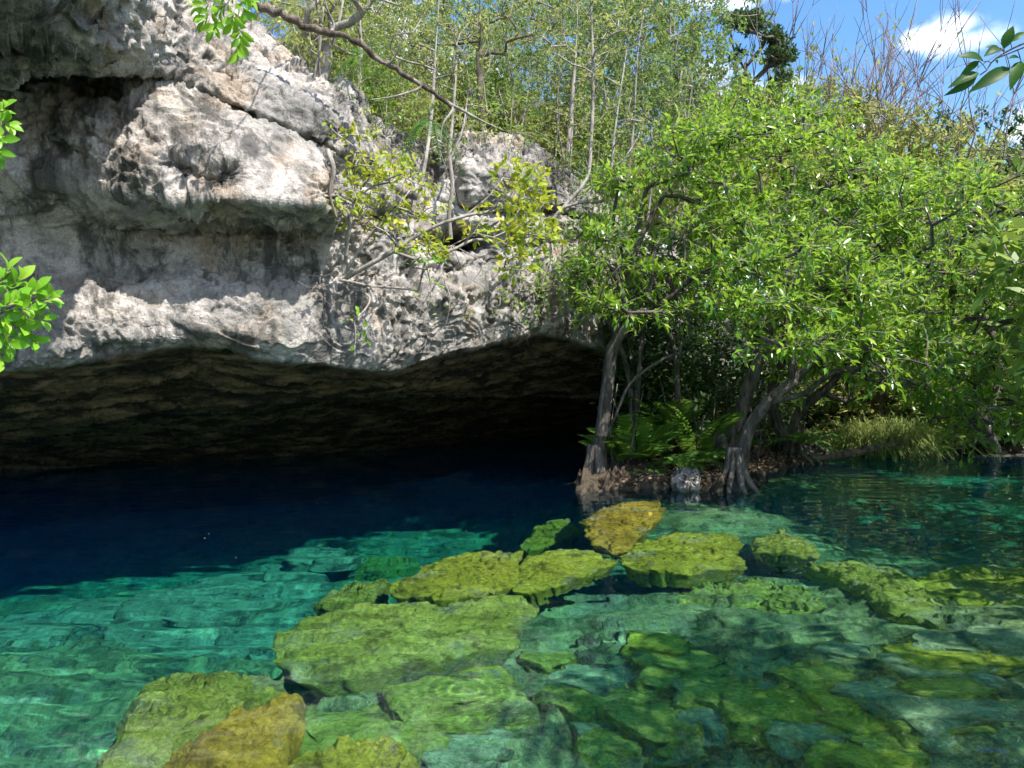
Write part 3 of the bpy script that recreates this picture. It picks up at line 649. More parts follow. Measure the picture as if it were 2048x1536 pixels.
# ------------------------------------------------------------------ growing trees
def grow(limbs, targets, step=.22, wob=.06, seed=0, pull=.25):
    """limbs: list of polylines (first point of later ones attaches to nearest node). returns nodes, parents, tips"""
    r = np.random.default_rng(seed)
    cap = 40000
    Nn = np.zeros((cap, 3)); par = np.full(cap, -1); n = 0
    lev = np.zeros(cap)
    for li, L in enumerate(limbs):
        L = np.asarray(L, float)
        if li and n:
            prev = int(np.argmin(np.linalg.norm(Nn[:n] - L[0], axis=1)))
        else: prev = -1
        for q in L:
            if prev >= 0 and np.linalg.norm(Nn[prev] - q) < 1e-6: continue
            Nn[n] = q; par[n] = prev; lev[n] = 0 if prev < 0 else lev[prev] + np.linalg.norm(q - Nn[prev]); prev = n; n += 1
    base = Nn[0].copy()
    tips = []
    order = np.argsort(np.linalg.norm(targets - base, axis=1))
    first = n
    for t in targets[order]:
        d = Nn[:n] - t
        dist = np.sqrt((d * d).sum(1))
        cost = dist + pull * np.maximum(0, Nn[:n, 2] - t[2]) + .04 * lev[:n]
        cost[dist < .05] = 9e9
        # do not leave from the bare lower trunk
        k = int(np.argmin(cost)); a = Nn[k]; L = np.linalg.norm(t - a)
        m = max(1, int(L / step)); 
        pd = a - Nn[par[k]] if par[k] >= 0 else np.array([0, 0, 1.0])
        pd = pd / max(np.linalg.norm(pd), 1e-6)
        prev = k
        for s in range(1, m + 1):
            f = s / m
            q = a + (t - a) * f + pd * L * .22 * f * (1 - f) + r.normal(0, wob, 3) * math.sqrt(L) * (f * (1 - f) * 2 + .03)
            if n >= cap - 2: break
            Nn[n] = q; par[n] = prev; lev[n] = lev[prev] + L / m; prev = n; n += 1
        tips.append(prev)
    return Nn[:n], par[:n], np.array(tips, int)
def wood(Nn, par, tips, r_tip, r_base, buf, ex=.46, lob=None, kmax=8, rmin=None):
    n = len(Nn); cnt = np.zeros(n); cnt[tips] += 1
    for i in range(n - 1, 0, -1):
        if par[i] >= 0: cnt[par[i]] += cnt[i]
    cnt = np.maximum(cnt, .6); tot = cnt[0]
    rad = r_tip + (r_base - r_tip) * (np.maximum(cnt - 1, 0) / max(tot - 1, 1)) ** ex
    ch = [[] for _ in range(n)]
    for i in range(n):
        if par[i] >= 0: ch[par[i]].append(i)
    starts = [i for i in range(n) if par[i] < 0]
    stack = [(s, -1) for s in starts]
    while stack:
        s, p = stack.pop()
        line = [p, s] if p >= 0 else [s]
        cur = s
        while ch[cur]:
            c = max(ch[cur], key=lambda q: cnt[q])
            for q in ch[cur]:
                if q != c: stack.append((q, cur))
            line.append(c); cur = c
        if len(line) < 2: continue
        pts = Nn[line]; rd = rad[line].copy()
        if p >= 0: rd[0] = min(rd[0], rd[1] * 1.15)
        rd[-1] *= .5
        rm = rd.max()
        k = kmax if rm > .05 else (6 if rm > .02 else (4 if rm > .008 else 3))
        if p < 0 and lob is not None:
            pts2 = smooth_poly(pts, max(len(pts) * 4, 40))
            d = np.r_[0, np.cumsum(np.linalg.norm(np.diff(pts, axis=0), axis=1))]; u = np.linspace(0, d[-1], len(pts2))
            tube(buf, pts2, np.interp(u, d, rd), 32, lob)
        else: tube(buf, pts, rd, k)
    return rad

def spray(r, Nn, par, tips, per=6, L=(.12, .2), ratio=.36, sub=0, sublen=.3, up=.7, spread=.9, droop=.1, wbuf=None, subr=.004):
    """leaf positions around twig tips"""
    tp = Nn[tips]; td = unit(tp - Nn[par[tips]])
    if sub:
        m = len(tips); k = sub
        d = unit(np.repeat(td, k, 0) * .7 + r.normal(0, .6, (m * k, 3)) + np.array([0, 0, .1])); st = np.repeat(tp, k, 0)
        ln = r.uniform(.5, 1.2, m * k)[:, None] * sublen
        en = st + d * ln
        if wbuf is not None:
            for a, b in zip(st, en): tube(wbuf, [a, (a + b) / 2 + r.normal(0, .012, 3), b], [subr * 1.5, subr * 1.2, subr * .6], 3)
        tp, td, ln = en, d, ln
        back = ln
    else: back = np.full((len(tp), 1), .12)
    m = len(tp)
    base = np.repeat(tp, per, 0) - np.repeat(td * back, per, 0) * (r.uniform(0, 1, (m * per, 1)) ** 1.6)
    d = unit(np.repeat(td, per, 0) * .8 + r.normal(0, spread * .6, (m * per, 3)) + np.array([0, 0, -droop]))
    nr = unit(np.array([0, 0, up]) + r.normal(0, .45, (m * per, 3)) - d * .1)
    Ls = r.uniform(L[0], L[1], m * per)
    return base, d, nr, Ls, Ls * ratio * r.uniform(.85, 1.15, m * per)

def in_poly(poly, n, r):
    poly = np.array(poly, float); lo, hi = poly.min(0), poly.max(0); out = []
    while len(out) < n:
        q = lo + r.random((n * 2, 2)) * (hi - lo); ins = np.zeros(len(q), bool)
        j = len(poly) - 1
        for i in range(len(poly)):
            a, b = poly[i], poly[j]
            c = ((a[1] > q[:, 1]) != (b[1] > q[:, 1])) & (q[:, 0] < (b[0] - a[0]) * (q[:, 1] - a[1]) / (b[1] - a[1] + 1e-12) + a[0])
            ins ^= c; j = i
        out.extend(q[ins])
    return np.array(out[:n])
def clumpy(pts, r, k, pull=.55):
    """draw points towards random centres so the crown has clumps and gaps"""
    c = pts[r.choice(len(pts), max(2, len(pts) // k), replace=False)]
    i = np.argmin(((pts[:, None] - c[None]) ** 2).sum(-1), 1)
    return pts + (c[i] - pts) * pull * r.random((len(pts), 1))

LEAF_HI = None
def single_leaf_mesh(name, mat, w=.36, droop=.16, obov=False):
    """one curved leaf, one unit long along +Y, face up, with a folded midrib and petiole"""
    n = 7; s = np.linspace(0, 1, n)
    prof = (np.sin(np.pi * s ** (1.35 if obov else .8)) ** .9) * w * .5; prof[0] = prof[-1] = .004
    c = np.stack([np.zeros(n), s, -droop * s ** 2 + .06 * np.sin(np.pi * s)], 1)
    V = np.concatenate([c + np.array([-1, 0, .35]) * prof[:, None], c, c + np.array([1, 0, .35]) * prof[:, None]])
    q = []
    for i in range(n - 1):
        q += [(i, n + i, n + i + 1, i + 1), (n + i, 2 * n + i, 2 * n + i + 1, n + i + 1)]
    me = bpy.data.meshes.new(name); set_mesh(me, V, [np.array(q)]); me.materials.append(mat)
    return me
def place_leaf(me, parent, pos, d, nr, L, name='leaf'):
    d = Vector(d).normalized(); nr = Vector(nr); nr = (nr - d * nr.dot(d)).normalized(); s = d.cross(nr)
    o = bpy.data.objects.new(name, me); COL.objects.link(o); o.parent = parent
    M = Matrix(((s.x * L, d.x * L, nr.x * L, pos[0]), (s.y * L, d.y * L, nr.y * L, pos[1]), (s.z * L, d.z * L, nr.z * L, pos[2]), (0, 0, 0, 1)))
    o.matrix_basis = M
    return o

def flare(base_z, r_amp=1.1, h=.28, lobes=7, seed=0, lob_amp=.30, lob_h=.8):
    ph = np.random.default_rng(seed).uniform(0, 6.28, 4)
    def f(pts, th):
        hh = np.maximum(pts[:, 2] - base_z, 0)[:, None]
        t = th[None]
        w = np.sin(lobes * t + ph[0]) * .6 + np.sin((lobes + 3) * t + ph[1]) * .4 + .35 * np.sin(2 * t + ph[2])
        return 1 + r_amp * np.exp(-hh / h) * (1 + .55 * w) + lob_amp * w * np.exp(-hh / lob_h) * .6 + .05 * w
    return f

MLEAF = single_leaf_mesh('mangrove_leaf', LF_MANG_OBJ, .36, .16)
def mangrove(name, label, limbs_px, poly, Dr, nt, seed, r_base=.16, root_flare=True, group=None, single=300, L=(.09, .20), extra=None, sub=4, per=6, up=1.2):
    r = np.random.default_rng(seed)
    limbs = [smooth_poly(np.array([P(*q) for q in l]), max(6, 4 * len(l))) for l in limbs_px]
    base = limbs[0][0].copy()
    q = in_poly(poly, nt, r); Ds = r.uniform(Dr[0], Dr[1], nt)
    # the crown leans out towards the light: lower tips hang nearer the viewer
    T = np.stack([(q[:, 0] - 1024) / F * Ds, Ds, H + (768 - q[:, 1]) / F * Ds], 1)
    cen = T.mean(0); ou = r.random(nt) < .10; T[ou] = T[ou] + (T[ou] - cen) * r.uniform(.08, .28, (ou.sum(), 1)) * np.array([1, .4, 1])
    # flat leaf layers: draw tips towards level tiers with gaps between
    lay = .74; ph = fbm(T * np.array([.5, .5, 0]), 2, .5, seed) * .5; zt = np.round((T[:, 2] + ph) / lay) * lay - ph
    T[:, 2] += (zt - T[:, 2]) * .7
    T = clumpy(T, r, 13, .62)
    Nn, par, tips = grow(limbs, T, .25, .07, seed)
    t = empty(name, (base[0], base[1], base[2]), label, 'tree', group)
    wb = Buf()
    wood(Nn - base, par, tips, .006, r_base, wb, .5, flare(0, 1.0 if root_flare else .3, .30, 8, seed, .36, 1.0) if root_flare else None)
    lb = Buf()
    b, d, nr, Ls, W = spray(r, Nn, par, tips, per, L, .36, sub, .34, up, 1.0, .12, None)
    tw = Buf()
    b, d, nr, Ls, W = spray(np.random.default_rng(seed + 1), Nn - base, par, tips, per, L, .36, sub, .34, up, 1.0, .12, tw)
    rn = np.clip(r.normal(.5, .30, len(b)), 0, 1)
    if single:
        near = np.argsort((b + base)[:, 1])[:int(len(b) * .45)]; pick = r.choice(near, min(single, len(near)), replace=False)
    else: pick = np.array([], int)
    keep = np.ones(len(b), bool); keep[pick] = False
    leaves(lb, b[keep], d[keep], nr[keep], Ls[keep], W[keep], rn[keep])
    o = link('trunk', wb.mesh('trunk', BARK_MANG), t)
    link('twigs', tw.mesh('twigs', BARK_PALE), t, kind='stuff')
    link('crown', lb.mesh('crown', LF_MANG), t, kind='stuff')
    for i in pick: place_leaf(MLEAF, t, b[i], d[i], nr[i], Ls[i])
    if root_flare:
        for k in range(9):
            a = 2 * math.pi * (k + r.uniform(-.3, .3)) / 9; ln = r.uniform(.04, .22)
            rb = Buf()
            pts = [np.array([math.cos(a) * .07, math.sin(a) * .07, .75]), np.array([math.cos(a) * .15, math.sin(a) * .15, .36]), np.array([math.cos(a) * (.27 + ln * .4), math.sin(a) * (.27 + ln * .4), .07]), np.array([math.cos(a + .3) * (.42 + ln), math.sin(a + .3) * (.42 + ln), -.16])]
            pts = smooth_poly(pts, 12) ; tube(rb, pts, np.linspace(.065, .032, 12) * r.uniform(.8, 1.25), 8)
            link('root', rb.mesh('root', BARK_MANG), o)
    return t

GMANG = 'mangrove trees at the water edge'
mangrove('mangrove_tree', 'twin-stemmed mangrove with flared roots standing in the water by the cave mouth',
         [[(1190, 972, 13.4), (1198, 900, 13.4), (1206, 840, 13.4), (1216, 760, 13.4), (1228, 690, 13.3), (1262, 645, 13.1), (1320, 610, 12.8), (1380, 560, 12.6)],
          [(1198, 900, 13.4), (1232, 830, 13.3), (1258, 772, 13.2), (1310, 728, 13.0), (1360, 706, 12.8), (1420, 712, 12.7), (1500, 690, 12.5)],
          [(1228, 690, 13.3), (1250, 560, 13.5), (1290, 460, 13.6), (1340, 370, 13.6)],
          [(1262, 645, 13.1), (1235, 560, 13.0), (1200, 500, 12.8)]],
         [(1110, 550), (1180, 430), (1230, 340), (1290, 330), (1340, 250), (1420, 230), (1490, 350), (1510, 480), (1480, 600), (1430, 690), (1330, 690), (1270, 640), (1180, 640)], (11.6, 14.6), 330, 101, .115, group=GMANG)
mangrove('mangrove_tree', 'leaning mangrove with pale fluted roots and trunk bending over the water',
         [[(1470, 984, 12.5), (1482, 920, 12.5), (1498, 860, 12.5), (1535, 805, 12.4), (1590, 760, 12.3), (1650, 700, 12.1), (1740, 640, 12)],
          [(1535, 805, 12.4), (1600, 790, 12.2), (1680, 740, 11.9), (1760, 745, 11.6), (1850, 775, 11.3)],
          [(1590, 760, 12.3), (1570, 650, 12.3), (1600, 540, 12.4), (1650, 450, 12.5)],
          [(1650, 700, 12.1), (1800, 640, 11.6), (1900, 620, 11.3)]],
         [(1430, 560), (1520, 470), (1640, 450), (1760, 540), (1860, 650), (1930, 750), (1900, 800), (1830, 780), (1700, 745), (1600, 700), (1500, 680)], (10.4, 13.0), 330, 102, .10, group=GMANG)
mangrove('mangrove_tree', 'thick dark mangrove trunk with fluted foot behind the leaning one',
         [[(1440, 945, 14.6), (1462, 880, 14.6), (1490, 800, 14.5), (1515, 720, 14.4), (1560, 600, 14.4), (1600, 480, 14.4), (1640, 380, 14.4)],
          [(1515, 720, 14.4), (1600, 640, 14.2), (1700, 560, 14.0), (1800, 470, 13.8), (1850, 410, 13.6)],
          [(1560, 600, 14.4), (1480, 480, 14.6), (1450, 330, 14.8), (1470, 240, 15)]],
         [(1370, 260), (1430, 195), (1560, 190), (1700, 235), (1810, 290), (1850, 400), (1800, 560), (1650, 580), (1500, 560), (1410, 420)], (12.6, 16.5), 540, 103, .12, group=GMANG)
mangrove('mangrove_tree', 'wide bright mangrove hanging low over the open water',
         [[(1990, 905, 19.0), (1960, 840, 18.0), (1920, 760, 17.0), (1900, 660, 16.0), (1910, 560, 15.0), (1930, 460, 14.4)],
          [(1900, 660, 16.0), (1960, 640, 14.5), (2000, 700, 13.4), (1990, 800, 12.6), (1985, 870, 12.2)],
          [(1910, 560, 15.0), (1830, 480, 14.4), (1790, 400, 14.2)],
          [(1930, 560, 15.0), (2040, 500, 14.2), (2120, 480, 14)]],
         [(1760, 310), (1880, 330), (1960, 350), (2048, 395), (2180, 420), (2180, 820), (2060, 870), (2000, 905), (1950, 885), (1880, 830), (1850, 720), (1790, 560)], (11.6, 16.5), 540, 104, .17, root_flare=False, group=GMANG)
mangrove('mangrove_tree', 'mangrove with two crooked stems on the littered bank beside the fallen log',
         [[(1590, 915, 16.8), (1585, 860, 16.8), (1610, 810, 16.6), (1650, 780, 16.3), (1700, 720, 16.0), (1760, 640, 15.6)],
          [(1590, 900, 16.8), (1556, 850, 16.9), (1545, 780, 16.9), (1580, 690, 16.6)]],
         [(1500, 600), (1700, 600), (1830, 640), (1840, 740), (1760, 790), (1650, 790), (1540, 770)], (14.6, 17.6), 260, 105, .15, group=GMANG, single=0)
mangrove('mangrove_tree', 'shaded mangrove filling the gap above the grassy tussock',
         [[(1760, 890, 21.0), (1755, 800, 20.0), (1790, 700, 18.5), (1850, 640, 17.5)], [(1755, 800, 20.0), (1880, 740, 18.5), (2000, 720, 18)]],
         [(1700, 660), (1850, 600), (2100, 620), (2200, 760), (2200, 860), (2020, 850), (1880, 790), (1740, 740)], (16.5, 20.5), 330, 106, .14, root_flare=False, group=GMANG, single=0)

# ------------------------------------------------------------------ forest trees: prototypes, then copies
def proto(name, kind, h, seed):
    r = np.random.default_rng(seed)
    W, Lf = Buf(), Buf()
    if kind == 'slender':
        limbs = [smooth_poly([(0, 0, 0), (.1 * r.normal(), .1 * r.normal(), h * .3), (.25 * r.normal(), .25 * r.normal(), h * .65), (.4 * r.normal(), .4 * r.normal(), h * .95)], 20)]
        for _ in range(2):
            a = r.uniform(0, 6.28); z0 = h * r.uniform(.05, .35); q = np.array([math.cos(a), math.sin(a), 0])
            limbs.append(smooth_poly([(0, 0, z0), q * .3 + (0, 0, z0 + h * .2), q * .75 + (0, 0, z0 + h * .5)], 12))
        n = 190; T = np.c_[r.normal(0, .68, (n, 2)), h * (.22 + .80 * r.random(n) ** .8)]; T = clumpy(T, r, 6, .5)
        Nn, par, tips = grow(limbs, T, .22, .07, seed); wood(Nn, par, tips, .004, .045, W, .62)
        b, d, nr, Ls, Wd = spray(r, Nn, par, tips, 8, (.07, .125), .42, 3, .3, .5, 1.1, .25); mat = (LF_DRY, LF_DRY2)[seed % 2]
    elif kind == 'bushy':
        limbs = [smooth_poly([(0, 0, 0), (.1, .05, h * .25), (.2 * r.normal(), .2 * r.normal(), h * .6), (.3 * r.normal(), .3 * r.normal(), h * .9)], 16)]
        for k in range(3):
            a = 2.1 * k + r.uniform(0, 1); q = np.array([math.cos(a), math.sin(a), 0]); limbs.append(smooth_poly([(0, 0, .1), q * .35 + (0, 0, h * .3), q * .9 + (0, 0, h * .7)], 12))
        n = 230; v = unit(r.normal(0, 1, (n, 3))) * (r.random((n, 1)) ** .4); T = np.c_[v[:, :2] * h * .30, h * (.60 + .42 * v[:, 2])]; T = clumpy(T, r, 7, .55)
        Nn, par, tips = grow(limbs, T, .22, .06, seed); wood(Nn, par, tips, .004, .05, W, .62)
        b, d, nr, Ls, Wd = spray(r, Nn, par, tips, 9, (.07, .125), .45, 3, .26, .6, 1.1, .2); mat = (LF_DRY2, LF_DRY)[seed % 2]
    elif kind == 'broad':
        limbs = [smooth_poly([(0, 0, 0), (.1, .05, h * .25), (.2 * r.normal(), .2 * r.normal(), h * .6), (.3 * r.normal(), .3 * r.normal(), h * .9)], 16)]
        for k in range(4):
            a = 1.6 * k + r.uniform(0, 1); q = np.array([math.cos(a), math.sin(a), 0]); limbs.append(smooth_poly([(0, 0, .1), q * .35 + (0, 0, h * .3), q * 1.1 + (0, 0, h * .7)], 12))
        n = 170; v = unit(r.normal(0, 1, (n, 3))) * (r.random((n, 1)) ** .45); T = np.c_[v[:, :2] * h * .36, h * (.54 + .48 * v[:, 2])]; T = clumpy(T, r, 7, .5)
        Nn, par, tips = grow(limbs, T, .22, .06, seed); wood(Nn, par, tips, .005, .045, W, .6)
        b, d, nr, Ls, Wd = spray(r, Nn, par, tips, 6, (.11, .19), .42, 3, .28, .9, 1.0, .2); mat = (LF_BROAD, LF_DRY)[seed % 2]
    elif kind == 'bare':
        ends = []
        def fork(p, d, ln, rd, dep):
            q1 = p + d * ln * .5 + r.normal(0, .03, 3) * ln; q2 = p + d * ln + r.normal(0, .03, 3) * ln
            tube(W, [p, q1, q2], [rd, rd * .86, rd * .72], 6 if rd > .012 else 3)
            if dep == 0: ends.append((q2, d)); return
            for _ in range(2 if r.random() < .65 else 3):
                nd = unit(d + r.normal(0, .33, 3) + np.array([0, 0, .12])); fork(q2, nd, ln * r.uniform(.68, .9), rd * .70, dep - 1)
        for k in range(2): fork(np.zeros(3), unit(np.array([r.normal(0, .22), r.normal(0, .22), 1.0])), h * .28, .03, 5)
        pk = r.choice(len(ends), 30); b = np.array([ends[i][0] for i in pk]); d = np.array([ends[i][1] for i in pk]); nr = r.normal(0, 1, (30, 3)); Ls = np.full(30, .09); Wd = np.full(30, .04); mat = LF_DRY
    else:                                                   # dense dark round crown
        limbs = [smooth_poly([(0, 0, 0), (.1, .05, h * .3), (.1, .1, h * .8)], 10)]
        n = 220; v = unit(r.normal(0, 1, (n, 3))) * (r.random((n, 1)) ** .33); T = np.c_[v[:, :2] * h * .36, h * (.62 + .38 * v[:, 2])]; T = clumpy(T, r, 12, .6)
        Nn, par, tips = grow(limbs, T, .25, .06, seed); wood(Nn, par, tips, .005, .07, W)
        b, d, nr, Ls, Wd = spray(r, Nn, par, tips, 9, (.07, .12), .5, 3, .26, .7, 1.2, .1); mat = LF_DARK
    leaves(Lf, b, d, nr, Ls, Wd, np.clip(r.normal(.5, .25, len(b)), 0, 1), hi=False)
    bark = BARK_TWIG if kind == 'bare' else BARK_PALE
    hh = max(float(v[:, 2].max()) for v in W.V)
    return (W.mesh('forest_trunk', bark), Lf.mesh('forest_crown', mat), hh if kind == 'bare' else h)
PROT = {'broad': [proto('w', 'broad', 3.6, s) for s in (51, 52, 53, 54)], 'slender': [proto('s', 'slender', 6.0, s) for s in (11, 12, 13, 14)], 'bushy': [proto('b', 'bushy', 4.0, s) for s in (21, 22, 23)],
        'bare': [proto('n', 'bare', 5.0, s) for s in (31, 32, 33)], 'dark': [proto('d', 'dark', 4.0, s) for s in (41, 42)]}
def plant(kind, px, D, top_py, label, cat='tree', group=None, base_z=None, width=1.0, name=None, v=None, rs=np.random.default_rng(55)):
    tr, crw, h = PROT[kind][rs.integers(len(PROT[kind])) if v is None else v]
    x = (px - 1024) / F * D; z0 = ground(x, D) - .05 if base_z is None else base_z
    zt = zpy(top_py, D); s = max(.25, (zt - z0) / h)
    t = empty(name or {'slender': 'slender_tree', 'bushy': 'bushy_tree', 'broad': 'broad_bush', 'bare': 'leafless_tree', 'dark': 'evergreen_tree'}[kind], (x, D, z0), label, cat, group)
    t.rotation_euler = (rs.normal(0, .04), rs.normal(0, .04), rs.uniform(0, 6.28))
    w = s * width * (1 if s < 1.15 else (1.15 / s) ** .35)
    t.scale = (w, w, s)
    link('trunk', tr, t); link('crown', crw, t, kind='stuff')
    return t
rf = np.random.default_rng(8)
NUM = 'leftmost second third fourth fifth sixth seventh eighth ninth tenth eleventh twelfth thirteenth fourteenth fifteenth sixteenth seventeenth eighteenth nineteenth twentieth'.split()
NUM += ['twenty-' + q for q in 'first second third fourth fifth sixth seventh eighth ninth'.split()] + ['thirtieth'] + ['thirty-' + q for q in 'first second third fourth fifth sixth seventh eighth ninth'.split()] + ['fortieth']
def BUSH(k): return NUM[k // 2]
def ORD(px, rows): return NUM[sorted(q[0] for q in rows).index(px)]
G1 = 'slender trees of the cliff-top thicket'
SL = [(560, 13.0, -90), (640, 14.5, -60), (700, 13.2, -120), (760, 15.5, -40), (820, 14.4, -90), (870, 17, -20), (930, 15.4, -80), (985, 17.5, -10), (1040, 16.0, -60), (1085, 19, 10), (1140, 17.4, -90), (1190, 20, -20), (1240, 18.8, -120),
                                 (1290, 21, -60), (1345, 21.5, -110), (1365, 24, -40), (600, 17, -20), (800, 19, 10), (1000, 21, 40), (1180, 23, 30), (900, 22, 60), (708, 20, 20), (1320, 25, 30), (520, 12.5, -150), (670, 18, -40), (745, 23, -20), (840, 25, 0), (960, 26, 10), (1060, 24, -10), (1130, 27, 0), (1230, 27, -20), (1270, 24, -60)]
for k, (px, D, tp) in enumerate(SL):
    plant('slender', px, D, tp, ORD(px, SL) + ' slender pale-stemmed tree from the left in the cliff-top thicket', group=G1)
G2 = 'low bushy trees of the cliff-top thicket'
for k in range(40):
    px = 600 + 22 * k + rf.uniform(-15, 15); D = float(D0(px)) + (rf.uniform(2.6, 5) if k % 2 else rf.uniform(6, 11)); tp = float(TP(px)) - rf.uniform(60, 210)
    plant('broad' if k % 2 else 'bushy', px, D, tp, BUSH(k) + (' broad-leaved bush from the left in the front row behind the cliff edge' if k % 2 else ' small-leaved bush from the left in the thicket behind the cliff'), 'bush', G2, name='thicket_bush')
G3 = 'olive trees on the far rise'
OL = [(1370, 26, 60), (1430, 27, 150), (1500, 28, 180), (1570, 28, 190), (1640, 30, 170), (1700, 29, 200), (1760, 30, 230), (1810, 28, 230), (1870, 29, 250), (1930, 31, 270), (1980, 30, 330), (2040, 30, 330), (2100, 30, 300), (2160, 31, 290), (1540, 32, 130), (1660, 33, 210)]
for k, (px, D, tp) in enumerate(OL):
    plant('bushy', px, D, tp, ORD(px, OL) + ' olive-leaved tree from the left on the rise behind the mangroves', group=G3, width=1.15)
for k, (px, D, tp, lab) in enumerate([(1550, 30, -25, 'thin leafless tree reaching the top of the picture beside the umbrella-crowned one'), (1640, 31, 100, 'leafless twiggy tree first in the bare row against the sky'), (1700, 32, 75, 'leafless twiggy tree second in the bare row against the sky'),
                                      (1760, 31, 85, 'leafless twiggy tree third in the bare row against the sky'), (1815, 32, 100, 'leafless twiggy tree fourth in the bare row against the sky'), (1870, 31, 85, 'leafless twiggy tree last in the bare row, below the white cloud')]):
    plant('bare', px, D, tp, lab, group='bare trees on the skyline', width=1.3)
plant('dark', 1935, 33, 222, 'dark round evergreen on the skyline above the olive trees', group='dark evergreens', v=0, width=1.1)
plant('dark', 2055, 30, 255, 'dark evergreen cut by the right picture edge below the small cloud', group='dark evergreens', v=1, width=1.0)
plant('dark', 1800, 33, 205, 'dark evergreen crown showing under the bare trees', group='dark evergreens', v=1, width=.9)

GS = 'leafy bushes overhanging the far shore'
for (px, D, tp, kd, lab) in [(1690, 20.5, 700, 'broad', 'leafy bush behind the far end of the fallen log'), (1800, 21, 640, 'bushy', 'small-leaved bush above the grass tussock on the far shore'), (1880, 20, 690, 'broad', 'broad-leaved bush on the shore beside the grass tussock'),
                             (1960, 20.5, 650, 'broad', 'broad-leaved bush behind the drooping branch tip'), (2040, 20, 680, 'bushy', 'small-leaved bush on the shore at the right picture edge'), (2120, 20, 620, 'broad', 'bush half outside the picture on the right shore'), (1740, 22.5, 600, 'broad', 'tall bush in the shade above the fallen log')]:
    plant(kd, px, D, tp, lab, 'bush', GS, base_z=-.1, width=1.5, name='shore_bush')
for (x, y, hgt, v, lab) in [(9.0, 10.2, 6.4, 1, 'broad-leaved bank tree just past the right picture edge, farther one'), (8.4, 7.4, 6.2, 3, 'broad-leaved bank tree past the right picture edge, middle one'), (8.0, 4.6, 6.0, 1, 'broad-leaved bank tree past the right picture edge, closest to the viewer'), (11.5, 13.2, 7.2, 3, 'tall broad-leaved bank tree behind the right picture edge')]:
    tr, crw, h = PROT['broad'][v]; t = empty('bank_tree', (x, y, -.5), lab, 'tree', 'trees along the right bank'); k_ = hgt / h; t.scale = (k_ * 1.05, k_ * 1.05, k_); t.rotation_euler = (0, 0, x)
    link('trunk', tr, t); link('crown', crw, t, kind='stuff')
# umbrella-crowned tree
def umbrella_tree():
    r = np.random.default_rng(66); D = 27.0
    L = lambda a: smooth_poly([P(*q) for q in a], 14)
    limbs = [L([(1512, 330, D), (1508, 220, D), (1490, 140, D), (1500, 90, D)]), L([(1490, 140, D), (1468, 100, D), (1462, 70, D)]), L([(1495, 130, D), (1530, 80, D), (1532, 55, D)]), L([(1500, 170, D), (1540, 130, D), (1570, 100, D)]), L([(1508, 210, D), (1485, 180, D), (1475, 160, D)]), L([(1510, 230, D), (1545, 190, D), (1565, 160, D)])]
    T = []
    for (cx, cy_, rx, ry, n) in [(1492, 45, 45, 17, 90), (1550, 75, 22, 12, 25), (1562, 110, 28, 18, 45), (1475, 112, 10, 8, 8), (1562, 160, 16, 10, 14)]:
        a = r.uniform(0, 6.28, n); q = np.sqrt(r.random(n)); d_ = D + r.uniform(-.8, .8, n)
        T.append(np.stack([P(cx + rx * qq * math.cos(aa), cy_ + ry * qq * math.sin(aa), dd) for aa, qq, dd in zip(a, q, d_)]))
    T = np.concatenate(T); Nn, par, tips = grow(limbs, T, .25, .05, 5)
    base = Nn[0].copy(); base[2] = ground(base[0], base[1]) - .05
    Nn = np.concatenate([base[None], Nn]); par = np.r_[-1, np.where(par < 0, 0, par + 1)]; tips = tips + 1
    t = empty('umbrella_tree', base, 'dark umbrella-crowned tree with clumped foliage standing above the canopy', 'tree')
    W, Lf = Buf(), Buf(); wood(Nn - base, par, tips, .01, .11, W)
    b, d, nr, Ls, Wd = spray(r, Nn - base, par, tips, 9, (.12, .19), .5, 3, .26, .7, 1.2, 0)
    leaves(Lf, b, d, nr, Ls, Wd, np.clip(r.normal(.5, .25, len(b)), 0, 1), hi=False)
    link('trunk', W.mesh('trunk', BARK_DARK), t); link('crown', Lf.mesh('crown', LF_DARK), t, kind='stuff')
umbrella_tree()

